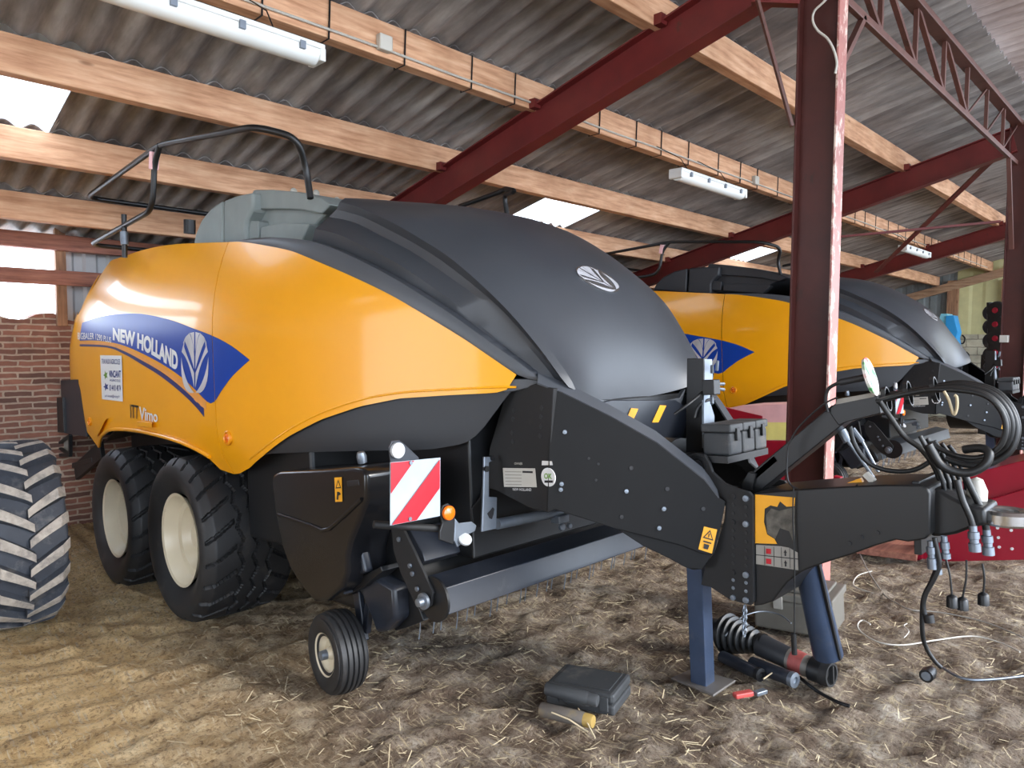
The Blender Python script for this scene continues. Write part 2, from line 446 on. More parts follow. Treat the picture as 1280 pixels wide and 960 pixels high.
tag(big.build('ceiling', M['fibro'], smooth=60, solid=.007, clean=False), kind='structure')
for i, (a, b) in enumerate(SKY):
    s_ = sheet(-6.36, -5.1, lambda x: roof(x) + .243, a - .06, b + .06)
    tag(s_.build('window_%d' % (i + 1), M['skylight'], smooth=60, clean=False), kind='structure')
# the next roof, flatter and a little higher, beyond the post line
s_ = sheet(-1.78, 4.5, lambda x: 4.62 + .075 * (x + 1.78), -9.0, FY + .2)
tag(s_.build('ceiling', M['fibro_lt'], smooth=60, solid=.007, clean=False), kind='structure')

# purlins
PL = ['lowest pine purlin, nearest the back wall', 'pine purlin under the foot of the skylights, pale insulators on it',
      'pine purlin along the upper edge of the skylights', 'pine purlin with cable, clips and tube lamps hung from it',
      'uppermost pine purlin, close to the red posts']
for i, x in enumerate(reversed(PURX)):
    h = .2; w = .1
    mb = MB()
    mb.box((x, -9, roof(x) + .0), (x + w, FY, roof(x) + h + .03))
    c, s = math.cos(math.atan(SL)), math.sin(math.atan(SL))
    o = mb.build('purlin', M['wood'], bevel=.006)
    tag(o, PL[i], 'purlin', 'pine purlins under the roof')

# I-section helper
def ibeam(mb, a, b, depth, width, up, tw=.009, tf=.013):
    a = V(a); b = V(b); d = (b - a).normalized(); up = V(up); sd = d.cross(up).normalized(); up = sd.cross(d).normalized()
    mb.bar(a, b, tw, depth - tf, up)
    for s in (-1, 1):
        off = up * (s * (depth - tf) / 2); mb.bar(a + off, b + off, width, tf, up)
RL = ['nearest dark red steel rafter crossing the ceiling', 'second dark red rafter, meeting the right hand post', 'farthest dark red rafter behind the right hand post']
for i, y in enumerate(FRAMES):
    mb = MB(); up = V((-SL, 0, 1)).normalized()
    n = up * .14
    a = V((WX + .1, y, roof(WX + .1))) - n; b = V((-1.7, y, roof(-1.7))) - n
    ibeam(mb, a, b, .28, .14, up)
    o = mb.build('rafter', M['red_steel'], bevel=.003); tag(o, RL[i], 'rafter', 'red steel rafters')
    # plate cleats at the purlins
    for x in PURX[:4]:
        mb = MB(); mb.box((x + .1, y - .09, roof(x) + .0), (x + .16, y - .02, roof(x) + .07)); mb.build('purlin_cleat', M['red_steel'], o)
# posts
def post(xa, xb, y, label, zt):
    mb = MB(); z0 = ground(xb, y) - .2
    xm = (xa + xb) / 2; hw = .062
    root = MB(); root.box((xa, y - .004, z0), (xb - .012, y + .004, zt)); root.box((xa, y - hw, z0), (xa + .012, y + hw, zt))
    o = root.build('steel_post', M['red_brown'], bevel=.002)
    tag(o, label, 'post', 'steel posts of the barn')
    f = MB(); f.box((xb - .012, y - hw, z0), (xb, y + hw, zt)); f.build('flange', M['red_lit'], o, bevel=.002)['label'] = 'flange coloured pale for the daylight it faces'
    return o
P1 = post(-1.80, -1.56, 4.24, 'rust red steel post between the two balers, cable curling near its top', 4.5)
P2 = post(-1.71, -1.47, 9.70, 'rust red steel post at the right edge, small white socket on it', 4.3)
P3 = post(-1.71, -1.47, 15.16, 'farthest rust red steel post', 4.3)
bk = MB(); sa_ = wy(1250, 419, 9.63); sb_ = wy(1260, 428, 9.63); bk.box((sa_.x, 9.60, sb_.z), (sb_.x, 9.69, sa_.z))
# truss along the post line
def truss(ya, yb, label):
    x = -1.63; zt, zb = 4.27, 3.84
    root = empty('lattice_girder', (x, ya, zb)); tag(root, label, 'girder', 'lattice girders between posts')
    def P(y, z): return V((0, y - ya, z - zb))
    a = MB(); a.bar(P(ya, zt), P(yb, zt), .1, .05); a.build('top_chord', M['rust_steel'], root, bevel=.004)
    a = MB(); a.bar(P(ya, zb), P(yb, zb), .035, .05); a.build('bottom_chord', M['rust_steel'], root, bevel=.004)
    n = 7; st = (yb - ya) / n
    for k in range(n):
        y0 = ya + k * st; y1 = y0 + st
        if k > 0: a = MB(); a.bar(P(y0, zb), P(y0, zt), .03, .03, (0, 1, 0)); a.build('upright', M['rust_steel'], root)
        a = MB()
        w = .034 if k < 4 else .014
        if k < 4: a.bar(P(y0, zt), P(y1, zb), w, w)
        else: a.bar(P(y0, zb), P(y1, zt), w, w)
        a.build('diagonal', M['rust_steel'], root)
    a = MB(); a.bar(P(ya + .05, zb - .45), P(ya + .45, zb), .035, .035); a.build('knee_brace', M['rust_steel'], root)
    a = MB(); a.bar(P(yb - .05, zb - .95), P(yb - .42, zb), .04, .04); a.build('knee_brace', M['rust_steel'], root)
truss(4.30, 9.62, 'rusty lattice girder running from the middle post to the right post')
truss(9.78, 15.1, 'rusty lattice girder beyond the right post')
def rod(name, a, b, r, label, mat='red_steel', flat=True):
    mb = MB()
    if flat: mb.bar(a, b, r * 2.2, r)
    else: mb.cyl(a, b, r, 8)
    o = mb.build(name, M[mat]); tag(o, label, 'brace'); return o
rod('brace_bar', wy(940, -25, 4.0), wy(990, 158, 4.16), .016, 'thin dark steel bar slanting down to the middle post', 'rust_steel')
rod('brace_bar', wy(940, 2, 4.1) , wy(1000, 4, 4.2), .03, 'short red bar reaching the top of the middle post')
rod('brace_bar', wy(1095, 340, 13.2), wy(1240, 200, 9.75), .028, 'thin red bar slanting up to the right post', 'red_steel')
rod('brace_bar', wy(1040, 297, 9.0), wy(1250, 277, 9.66), .026, 'thin level red bar left of the right post')
# rafter braces done; cable curling on the middle post
c_ = [wy(u, v, 4.165) for u, v in ((1040, -8), (1028, 4), (1018, 14), (1016, 26), (1022, 38), (1034, 48), (1042, 62), (1046, 78), (1044, 92))]
mb = MB(); mb.tube(smooth_path(c_, 5), .007, 8); o = mb.build('loose_cable', M['cable_white'], smooth=60)
tag(o, 'grey white cable curling at the top of the middle post', 'cable')
mb = bk; o = mb.build('wall_socket', M['cable_white'], bevel=.004); tag(o, 'small white socket box on the right hand post', 'socket')

# back wall: brick to sill, open bays over it, timber beams, corrugated cladding
def wall_back():
    zb = 2.03
    mb = MB(); xs = WX
    ys = [i * .12 - 9.0 for i in range(int((FY + 9.2) / .12) + 2)]
    top = []
    for y in ys:
        h = zb + .05 * noise.noise(V((y * 3.1, 0, 1))) + (.02 if int(y * 4.2) % 2 else -.02) + (-.03 if y > 2.4 else 0)
        top.append(h)
    fr = [[(xs, y, -.5) for y in ys], [(xs, y, h) for y, h in zip(ys, top)], [(xs - .3, y, h) for y, h in zip(ys, top)], [(xs - .3, y, -.5) for y in ys]]
    mb.grid(fr)
    tag(mb.build('wall_back', M['brick'], clean=False), kind='structure')
wall_back()
# loose bricks / stones on the wall top
yj = wx(68.5, 350, WX).y
m_ = MB(); m_.box((WX - .02, yj, 1.95), (WX + .05, yj + .09, 3.2)); tag(m_.build('trim_1', M['wood_z'], bevel=.004), kind='structure')
# cladding right of the opening
def ribbed(y0, y1, z0, z1, x, pitch, amp, name, mat, axis='y'):
    mb = MB(); rows = [[], []]; y = y0; k = 0
    pat = [0, 0, 1, 1]; wd = [.42, .12, .34, .12]
    while y < y1:
        off = amp * pat[k % 4]
        for r, z in zip(rows, (z0, z1)):
            r.append((x - off, y, z) if axis == 'y' else (y, x + off, z))
        y += pitch * wd[k % 4]; k += 1
    mb.grid(rows); return mb.build(name, mat, clean=False, solid=.002)
tin = simple('pale_ribbed_tin', rgb(168, 170, 172), .5, .1, var=.06)
tag(ribbed(yj + .08, FY, 1.9, 3.1, WX - .1, .22, .03, 'wall_back_cladding', tin), kind='structure')
tag(ribbed(-9, .3, 1.9, 3.1, WX - .1, .22, .03, 'wall_back_cladding', tin), kind='structure')  # unseen cladding added to cut the bright opening's reflection in the panels
e_ = MB(); z1 = wx(0, 284, WX).z; z0 = wx(0, 308, WX).z
e_.box((WX + .0, -9, z0), (WX + .12, FY, z1 - .03)); o = e_.build('eave_beam', M['wood_red'], bevel=.006); tag(o, 'reddish timber wall plate under the eave at the back', 'beam')
e_ = MB(); z1 = wx(0, 334, WX).z; z0 = wx(0, 353, WX).z
e_.box((WX + .02, -9, z0), (WX + .1, FY, z1)); o = e_.build('wall_rail', M['wood_red'], bevel=.006); tag(o, 'reddish timber rail across the bright opening in the back wall', 'beam')
for k, y in enumerate((5.0, 7.4)):
    e_ = MB(); e_.box((WX - .06, y, 1.9), (WX + .0, y + .08, 3.0)); tag(e_.build('trim_%d' % (k + 2), M['wood_z']), kind='structure')

# far wall: concrete blocks, then sheeting between timber studs
mb = MB(); mb.box((WX - .3, FY, -.6), (6, FY + .2, wy(1200, 418, FY).z)); tag(mb.build('wall_far', M['block']), kind='structure')
zb = wy(1200, 418, FY).z
grey_tin = simple('grey_sheet', rgb(128, 136, 138), .6, .0, var=.1); yel_tin = simple('pale_yellow_sheet', rgb(206, 202, 150), .6, .0, var=.06)
xy0 = wy(1212, 380, FY).x
o = ribbed(WX, xy0, zb, 4.4, FY + .1, .28, .02, 'wall_far_cladding', grey_tin, 'x'); tag(o, kind='structure')
o = ribbed(xy0 - .3, 2.0, zb, 4.6, FY + .07, .62, .02, 'wall_far_cladding_yellow', yel_tin, 'x'); tag(o, kind='structure')
mb = MB(); a = wy(1120, 377, FY - .1); b = wy(1252, 341, FY - .1); d = (b - a)
mb.bar(a - d * 2, b + d * 1.2, .1, .2); o = mb.build('raking_beam', M['wood_x'], bevel=.005); tag(o, 'weathered timber beam raking along the top of the far wall', 'beam')
for u in (1190, 1258):
    p = wy(u, 400, FY - .06)
    mb = MB(); mb.box((p.x - .12, FY - .12, zb - .02), (p.x + .12, FY + .02, p.z + 1.0)); tag(mb.build('trim_%d' % (5 if u < 1200 else 6), M['wood_z'], bevel=.004), kind='structure')
for lo_, hi_ in (((WX - .3, -9.2, -.6), (-7.6, -9.0, 5.2)), ((-2.6, -9.2, -.6), (6, -9.0, 5.2)), ((-7.6, -9.2, 3.4), (-2.6, -9.0, 5.2))):  # unseen left wall; its doorway is added to let light in
    mb = MB(); mb.box(lo_, hi_); tag(mb.build('wall_left', M['block']), kind='structure')


# tube lamps
def lamp(y0, y1, label):
    root = empty('tube_lamp', (-3.55, y0, 3.36)); tag(root, label, 'lamp', 'tube lamps under the cable purlin'); L = y1 - y0
    mb = MB()
    prof = []
    for k in range(9):
        t = math.pi * k / 8; prof.append((math.cos(t) * .062, -math.sin(t) * .055))
    prof = [(.062, .02)] + prof + [(-.062, .02)]
    mb.hull([(x, .03, z) for x, z in prof], [(x, L - .03, z) for x, z in prof])
    cl = NT('lamp_diffuser'); cl.b.inputs['Base Color'].default_value = rgb(224, 228, 226); cl.b.inputs['Roughness'].default_value = .25
    mb.build('diffuser', cl.m, root, smooth=50)
    mb = MB(); mb.box((-.07, 0, .02), (.07, L, .05)); mb.box((-.068, -.005, -.04), (.068, .03, .03)); mb.box((-.068, L - .03, -.04), (.068, L + .005, .03))
    mb.build('housing', M['lamp'], root, bevel=.006)
    for k in range(4):
        mb = MB(); yy = .15 + (L - .3) * k / 3; mb.box((.055, yy, -.01), (.078, yy + .03, .03)); mb.box((-.078, yy, -.01), (-.055, yy + .03, .03)); mb.build('clip', M['zinc'], root)
    for yy in (.25, L - .25):
        mb = MB(); mb.tube([(0, yy, .05), (-.1, yy, .2), (-.4, yy, roof(-4.0) - 3.36 + .08)], .004, 6); mb.build('hanger', M['steel_black'], root)
lamp(.8, 2.08, 'white tube lamp nearest the camera, top left')
lamp(5.71, 6.98, 'white tube lamp in the middle of the ceiling, above the second baler')
lamp(12.41, 13.75, 'farthest white tube lamp, small beside the far rafter')
# cable with clips on the lamp purlin
x = PURX[1]
mb = MB(); pts = [(x - .012 + .0, -1.4 + .6 * k, roof(x) + .045 + .004 * math.sin(k * 2.1)) for k in range(37)]
pts = [(x + .112, p[1], p[2]) for p in pts]
mb.tube(pts, .009, 6); o = mb.build('power_cable', M['cable_white'], smooth=60); tag(o, 'white power cable clipped along the lamp purlin', 'cable')
y = .3; k = 0
while y < 20:
    mb = MB()
    q = [(x - .008, y, roof(x) + .2), (x - .008, y, roof(x) - .008), (x + .108, y, roof(x) - .008), (x + .108, y + .01, roof(x) + .23)]
    mb.tube(q, .006, 5); t_ = mb.build('cable_tie', M['steel_black'], o); t_['label'] = 'black strap round the purlin'
    y += .52 + .1 * math.sin(k * 1.7); k += 1
def jbox(u, v, label):
    p = wplane(u, v, (x + .11, 0, 0), (1, 0, 0))
    mb = MB(); mb.box((x + .1, p.y - .05, p.z - .05), (x + .15, p.y + .05, p.z + .05)); o = mb.build('junction_box', M['cable_white'], bevel=.008); tag(o, label, 'junction box')
jbox(479, 55, 'white junction box on the lamp purlin, left of the near rafter')
jbox(943, 226, 'white junction box on the lamp purlin beside the middle tube lamp')
# fencing insulators
x = PURX[3] + .1
for (u, v, l) in ((366, 240, 'white insulator on the purlin, left of the hood rail foot'), (394, 242, 'white insulator on the purlin beside the hood rail foot'), (420, 251, 'white insulator on the purlin just above the seam of the hood')):
    p = wplane(u, v, (x, 0, 0), (1, 0, 0)); mb = MB(); mb.lathe([(0, .012), (.012, .034), (.02, .036), (.028, .03), (.03, .0)], (x, p.y, p.z), (1, 0, 0), 14); mb.lathe([(.03, .008), (.045, .007), (.046, 0)], (x, p.y, p.z), (1, 0, 0), 8)
    tag(mb.build('insulator', M['cable_white'], smooth=50), l, 'insulator', 'white insulators on the purlin')
# ------------------------------------------------------------------ the square baler
def Wd(x):
    w = 1.29
    if x > .3: w -= .101 * (x - .3) ** 2
    if x < -1.3: w -= .045 * (-1.3 - x) ** 2
    return w
def Cz(z):
    if z > 1.3: return .12 * ((z - 1.3) / .57) ** 2
    if z < .75: return .1 * ((.75 - z) / .3) ** 2 if z > .3 else .1 * 2.25
    return 0
def Sy(x, z): return Wd(x) - Cz(z)
def side(u, v, off=0.0):
    def g(y):
        p = my(u, v, y); return y + Sy(p.x, max(.2, min(2.3, p.z))) + off
    y0 = -1.75; g0 = g(y0)
    for k in range(1, 61):
        y1 = -1.75 + k * .025; g1 = g(y1)
        if g0 <= 0 < g1:
            for _ in range(20):
                ym = (y0 + y1) / 2
                if g(ym) > 0: y1 = ym
                else: y0 = ym
            break
        y0, g0 = y1, g1
    return my(u, v, y0)
YC = -.06
def mirror(p): return V((p[0], 2 * YC - p[1], p[2]))
def sidept(x, z, off=0.0, s=-1):
    p = V((x, -(Sy(x, z) + off), z)); return p if s < 0 else mirror(p)
def sm(pl):
    q = smooth_path([V(p) for p in pl], 4); return sorted([tuple(p) for p in q], key=lambda p: p[0])
def loft_xz(top, bot, x0, x1, nx, nz, off, s=-1, k=2):
    rows = []
    for i in range(nx + 1):
        x = x0 + (x1 - x0) * i / nx
        zt, zb = interp(top, x), interp(bot, x)
        if zb > zt: zb = zt
        rows.append([sidept(x, zb + (zt - zb) * j / nz, off, s) for j in range(nz + 1)])
    return rows
def SP(pts, off=0.0): return sorted([tuple(side(u, v, off)) for u, v in pts], key=lambda p: p[0])

B = empty('square_baler', MO, (0, -TILT, 0))
tag(B, 'large yellow square baler with charcoal hood, filling the foreground', 'baler')

YT = SP([(98,396),(103,368),(112,352),(130,335),(155,321),(182,312),(215,306),(250,304),(285,303),(300,302.5),(320,305),(357,312),(378,319),(430,341),(481,365),(520,387),(576,421),(610,444),(645,468)])
YT = sm(YT)
YB = SP([(99,474),(104,505),(109.5,540),(116,553),(122.6,561),(124.5,548),(129,541),(137,536),(163,536),(189,540.6),(220,549),(246,560),(264,571),(268,577),(275,586),(288,593),(300,591.5),(312,585),(330,569),(360,546),(400,525),(450,508),(500,498),(560,494),(620,491),(637,486),(643,474),(645,469)])
xseam = side(266, 405).x
x_re = YT[0][0]; x_tip = YT[-1][0]
def panel(x0, x1, nx, name, s, parent=B):
    mb = MB(); rows = loft_xz(YT, YB, x0, x1, nx, 14, 0, s)
    mb.grid(rows); o = mb.build(name, M['yellow'], parent, smooth=40, solid=.006, off=0)
    return o
for s in (-1, 1):
    pr = panel(x_re, xseam - .004, 46, 'rear_side_panel', s)
    pf = panel(xseam + .004, x_tip, 46, 'front_side_panel', s)
    if s < 0: PR, PF = pr, pf
# rear closing skin behind the yellow panels (curves round the back corner)
mb = MB()
rows = []
for j in range(9):
    z = interp(YB, x_re + .02) + (interp(YT, x_re + .02) - interp(YB, x_re + .02)) * j / 8
    y = Sy(x_re, z); rows.append([(x_re + .01, -y, z), (x_re - .05, -y + .06, z), (x_re - .08, -y + .2, z), (x_re - .085, YC, z), (x_re - .08, 2*YC + y - .2, z), (x_re - .05, 2*YC + y - .06, z), (x_re + .01, 2*YC + y, z)])
mb.grid(rows); mb.build('rear_door', M['yellow'], B, smooth=40, solid=.01)
# raised wheel-arch lip
lip = [side(u, v, .012) for u, v in ((124,558),(126,547),(131,541),(140,537),(163,537.5),(189,542),(220,550.5),(246,561.5),(262,571))]
mb = MB(); mb.tube(smooth_path(lip, 4), .014, 8); mb.build('arch_lip', M['yellow'], PR, smooth=60)
for q in (((171,526),(190,528),(190,535),(171,533)), ((128,528),(133,523),(124,541),(121,546))):
    mb = MB(); a = [side(u, v, .0) for u, v in q]; b = [side(u, v, .03) for u, v in q]; mb.hull(a, b); mb.build('grip', M['yellow'], PR, bevel=.006)
# swage line on the front panel: shallow fold from the blue tip down to the right
mb = MB(); fp = [side(u, v, .004) for u, v in ((312,451),(345,466),(380,487),(388,500))]
rl = [side(u, v, .002) for u, v in ((645,484),(620,484),(560,487),(500,491),(450,500),(400,517),(360,538),(330,560),(312,574))]
mb.tube(smooth_path(rl, 4), .006, 6); mb.build('fold_line', M['yellow'], PF, smooth=80)

def patch(top, bot, off, name, mat, parent, nx=24, nz=5, x0=None, x1=None, solid=.0015):
    tp, bt = sm(SP(top, off)), sm(SP(bot, off))
    x0 = x0 if x0 is not None else max(tp[0][0], bt[0][0]); x1 = x1 if x1 is not None else min(tp[-1][0], bt[-1][0])
    mb = MB(); mb.grid(loft_xz(tp, bt, x0, x1, nx, nz, off)); return mb.build(name, mat, parent, smooth=60, solid=solid, off=0)
BT = [(99.5,405),(124,396.5),(150,392.5),(178,392.5),(211,399.5),(237.5,409),(266,420),(290,433),(312,450)]
BB = [(99.5,426),(115,425.5),(132.5,427),(152,431),(174,440),(202.5,455),(229,473),(246,489),(264,504.5),(277,488),(290,470.6),(312,450)]
bl = patch(BT, BB, .0055, 'blue_decal', M['blue'], PR, nx=60, nz=8, x1=xseam - .004)
bl2 = patch(BT, BB, .0055, 'blue_decal', M['blue'], PF, nx=24, nz=6, x0=xseam + .004)
patch([(99.7,428),(132.5,429),(154,434.5),(178,446),(202.5,459),(229,477),(246,492),(264,508)], [(99.7,430),(132.5,431.5),(154,438),(178,450.5),(202.5,465),(229,486),(246,503),(259.5,514)], .0055, 'gold_stripe', M['gold'], PR, nx=40, nz=3, x1=side(259,512).x)
patch([(99.7,430.3),(132.5,431.8),(154,438.5),(178,451),(202.5,465.5),(229,486),(246,502),(259,514)], [(99.7,433),(132.5,434.2),(154,442),(178,456),(202.5,471.5),(229,493),(246,510),(255,521)], .0055, 'navy_stripe', M['navy'], PR, nx=40, nz=3, x1=side(256,517).x)

# --- lettering / drawn marks laid on a surface -------------------------------
DG = None
def text_mesh(s, bold=.0, squeeze=1.0):
    cu = bpy.data.curves.new('t', 'FONT'); cu.body = s; cu.size = 1.0; cu.offset = bold; cu.resolution_u = 4
    ob = bpy.data.objects.new('t', cu); COL.objects.link(ob)
    dg = bpy.context.evaluated_depsgraph_get(); me = bpy.data.meshes.new_from_object(ob.evaluated_get(dg))
    vs = [v.co.copy() for v in me.vertices]; fs = [list(p.vertices) for p in me.polygons]
    bpy.data.objects.remove(ob); bpy.data.curves.remove(cu); bpy.data.meshes.remove(me)
    x0 = min(v.x for v in vs); x1 = max(v.x for v in vs); y0 = 0; y1 = max(v.y for v in vs)
    return [((v.x - x0) / (x1 - x0), (v.y - y0) / (y1 - y0)) for v in vs], fs
def polyat(pl, t):
    """point at fraction t of a pixel polyline"""
    L = [0]
    for a, b in zip(pl, pl[1:]): L.append(L[-1] + math.dist(a, b))
    s = t * L[-1]
    for i in range(len(pl) - 1):
        if s <= L[i+1] or i == len(pl) - 2:
            k = (s - L[i]) / max(1e-9, L[i+1] - L[i]); return (pl[i][0] + (pl[i+1][0]-pl[i][0])*k, pl[i][1] + (pl[i+1][1]-pl[i][1])*k)
def lay(vs, fs, base, top, surf, name, mat, parent, label=None):
    out = []
    for (s, t) in vs:
        a = polyat(base, s); b = polyat(top, s); out.append(surf(a[0] + (b[0]-a[0])*t, a[1] + (b[1]-a[1])*t))
    mb = MB(); mb.add(out, fs); o = mb.build(name, mat, parent, clean=False)
    if label: o['label'] = label
    return o
def letters(s, base, top, surf, mat, parent, bold=.02, name='lettering', label=None):
    vs, fs = text_mesh(s, bold); return lay(vs, fs, base, top, surf, name, mat, parent, label)
def flat(name, mat, quad, surf, parent, label=None, n=1):
    """quad: bl, br, tr, tl in the photo"""
    vs = []; fs = []
    for i in range(n + 1):
        for j in range(n + 1): vs.append((i / n, j / n))
    for i in range(n):
        for j in range(n): fs.append((i*(n+1)+j, (i+1)*(n+1)+j, (i+1)*(n+1)+j+1, i*(n+1)+j+1))
    return lay(vs, fs, [quad[0], quad[1]], [quad[3], quad[2]], surf, name, mat, parent, label)
def poly2(pl, quad, surf, name, mat, parent):
    """filled outlines (lists of (s,t)) laid in a quad"""
    vs = []; fs = []
    for p in pl: fs.append(list(range(len(vs), len(vs) + len(p)))); vs += p
    return lay(vs, fs, [quad[0], quad[1]], [quad[3], quad[2]], surf, name, mat, parent)
sd6 = lambda u, v: side(u, v, .0085)
sd7 = lambda u, v: side(u, v, .010)
letters('NEW HOLLAND', [(141,424),(163,430.5),(190,442),(222,462.5)], [(141,409.5),(163,413),(190,421.5),(222.5,440.5)], sd6, M['white'], PR, .05, label='white capitals along the blue stripe')
letters('BIGBALER 1290 PLUS', [(97,424),(118,424),(139,428.5)], [(97,415.5),(118,416.5),(139,421.5)], sd6, M['white'], PR, .01, label='small white model lettering')
letters('ITT', [(163,522),(173,523.5)], [(162.5,505.5),(173,507)], sd6, M['black_ink'], PR, .01)
letters('Vimo', [(174,524),(197,527.5)], [(174,508),(197,514)], sd6, M['white'], PR, .02)
# leaf badge
def leaf_badge():
    P = []; N = 14
    def oval(t): # superellipse-like outline in unit box
        c, s = math.cos(t), math.sin(t); e = 2 / 2.6
        return (.5 + .5 * math.copysign(abs(c) ** e, c), .5 + .5 * math.copysign(abs(s) ** e, s))
    out = []
    g = .022
    def inside(p): return ((abs(p[0]-.5)*2) ** 2.6 + (abs(p[1]-.5)*2) ** 2.6) <= 1.0
    def clip(p, c):
        if inside(p): return p
        a = 0; b = 1
        for _ in range(18):
            k = (a + b) / 2; q = (c[0] + (p[0]-c[0])*k, c[1] + (p[1]-c[1])*k)
            if inside(q): a = k
            else: b = k
        return (c[0] + (p[0]-c[0])*a, c[1] + (p[1]-c[1])*a)
    for sgn in (-1, 1):
        X = lambda d: .5 + sgn * d
        # leaf 1: lower big leaf from the foot up to the rim
        def arc(a, b, bulge, n=8):
            r = []
            for k in range(n + 1):
                t = k / n; r.append((a[0] + (b[0]-a[0])*t + bulge[0]*4*t*(1-t), a[1] + (b[1]-a[1])*t + bulge[1]*4*t*(1-t)))
            return r
        lf = [
            (arc((g, .02), (.5, .60), (.06, -.06)), arc((.5, .60), (g, .02), (.26, -.18))),
            (arc((g, .34), (.5, .90), (.02, .0)), arc((.5, .68), (g, .10), (-.02, .1))),
            (arc((g, .60), (.26, 1.02), (-.04, .05)), arc((.48, .94), (g, .40), (-.0, .06))),
        ]
        for up, dn in lf:
            pts = up + dn
            pts = [clip((X(px_), py_), (.5 + sgn * .08, min(.9, max(.1, py_)))) for px_, py_ in pts]
            out.append(pts if sgn > 0 else pts[::-1])
        pts = arc((g, .68), (g, 1.0), (.0, 0)) + arc((.22, .99), (g, .68), (.0, .08)); pts = [clip((X(a), b), (.5, .8)) for a, b in pts]
        out.append(pts)
    return out
LEAF = leaf_badge()
poly2(LEAF, [(226.5,492.5),(260.5,492.5),(260.5,415),(226.5,415)], sd6, 'leaf_badge', M['silver'], PR)['label'] = 'silver leaf emblem'
# contractor's sticker
st = flat('sticker', M['white'], [(127.5,499),(153.5,502),(152,444.5),(125,444)], sd6, PR, 'white rectangular sticker with small blue print', n=4)
letters('TRAVAUX AGRICOLES', [(127,454.5),(150,455.5)], [(127,448.5),(150,449)], sd7, M['blue_ink'], st, .01)
letters('VINCANT', [(136,471),(151,472)], [(136,463),(151,463)], sd7, M['blue_ink'], st, .03)
letters('AGRICOLE', [(137,476.5),(150.5,477.5)], [(137,473.5),(150.5,474.5)], sd7, M['blue_ink'], st, .01)
letters('03 44 81 40 74', [(136.5,488),(151,489)], [(136.5,481),(151,481.5)], sd7, M['blue_ink'], st, .01)
letters('earl-vincant@orange.fr', [(131,496),(149.5,497.5)], [(131,492.5),(149.5,494)], sd7, M['blue_ink'], st, .0)
dz = [[(.5+.5*math.cos(t)*r1, .5+.5*math.sin(t)*r1) for t in [k*math.pi/5 for k in range(10)] for r1 in [1 if int(round(t*5/math.pi))%2 else .45]]]
poly2(dz, [(129,475),(135,475),(135,463),(129,463)], sd7, 'emblem', M['green_ink'], st)
poly2(dz, [(129,489),(136,489),(136,478),(129,478)], sd7, 'emblem', M['blue_ink'], st)
# marker lamps in the panels
def marker(u, v, r, parent, off=.0):
    c = side(u, v, off); n = V((0.03, -1, .05)).normalized()
    mb = MB(); mb.lathe([(0, r*1.5), (.012, r*1.45), (.016, r*1.15), (.006, r)], c, n, 20); o = mb.build('marker_lamp', M['orange_bezel'], parent, smooth=50)
    mb = MB(); mb.lathe([(0, r), (.010, r*.9), (.014, r*.5), (.015, 0)], c, n, 16); mb.build('lens', M['amber'], o, smooth=60)
marker(285.5, 547.5, .030, PF); marker(113, 527, .026, PR)

# --- slate band above the yellow --------------------------------------------
T1P = [(380,300),(415,310),(450,325.6),(485.5,344),(520.6,365),(567,395),(614,429),(651,455),(677.5,475.6)]
T1 = [side(u, v) for u, v in [(330,296.5)] + T1P]
T0 = [side(u, v) for u, v in ((285,303),(300,302.5),(320,305),(357,312),(378,319),(430,341),(481,365),(520,387),(576,421),(610,444),(645,467.5),(660,473.5),(677,475.8))]
def resamp(pl, n):
    pl = [V(p) for p in pl]; L = [0]
    for a, b in zip(pl, pl[1:]): L.append(L[-1] + (b - a).length)
    out = []
    for i in range(n + 1):
        s = L[-1] * i / n
        for k in range(len(pl) - 1):
            if s <= L[k+1] + 1e-9 or k == len(pl) - 2:
                t = (s - L[k]) / max(1e-9, L[k+1] - L[k]); out.append(pl[k].lerp(pl[k+1], t)); break
    return out

def smoothrs(pl, n): return resamp(smooth_path(pl, 6), n)
NR = 40
# start rails at a common station near the seam
T0s = smoothrs(T0, NR); T1s = smoothrs([V((T0s[0].x, T0s[0].y + .03, T0s[0].z + .01))] + T1, NR)
for s in (0, 1):
    a, b = (T0s, T1s) if s == 0 else ([mirror(p) for p in T0s], [mirror(p) for p in T1s])
    rows = []
    for p, q in zip(a, b):
        mid = p.lerp(q, .5) + V((0, (-.008 if s == 0 else .008), .004)); rows.append([p + V((0, .01 * (1 if s == 0 else -1), 0)), p, mid, q, q + V((0, .05 * (1 if s == 0 else -1), 0))])
    mb = MB(); mb.grid(rows); mb.build('slate_band', M['trim'], B, smooth=50, solid=.004)
# --- front hood ---------------------------------------------------------------
yG1 = lambda p: None
def railpx(pts, ya, yb):
    n = len(pts); return [my(u, v, ya + (yb - ya) * i / (n - 1)) for i, (u, v) in enumerate(pts)]
T1h = [side(u, v) for u, v in T1P]
def railrel(px, prev, d0, d1):
    """rail measured at a lateral offset from the rail below it"""
    out = []; n = len(px)
    for i, (u, v) in enumerate(px):
        t = i / (n - 1); y = polyy(prev, t) + d0 + (d1 - d0) * t; out.append(my(u, v, y))
    return out
def polyy(pl, t):
    k = t * (len(pl) - 1); i = min(int(k), len(pl) - 2); return pl[i].y + (pl[i+1].y - pl[i].y) * (k - i)
G0 = [p + V((0, .05, .0)) for p in T1h]
G1 = railrel([(394,286),(422,293),(457,309),(492.5,327),(520.6,345),(567,378),(604,410),(642,442),(676,474.8)], T1h, .035, .02)
G2 = railrel([(411,271),(443,278),(478.5,296),(513.6,314),(560,345),(610,382),(651,423),(679.4,455),(696,477.5)], G1, .13, .05)
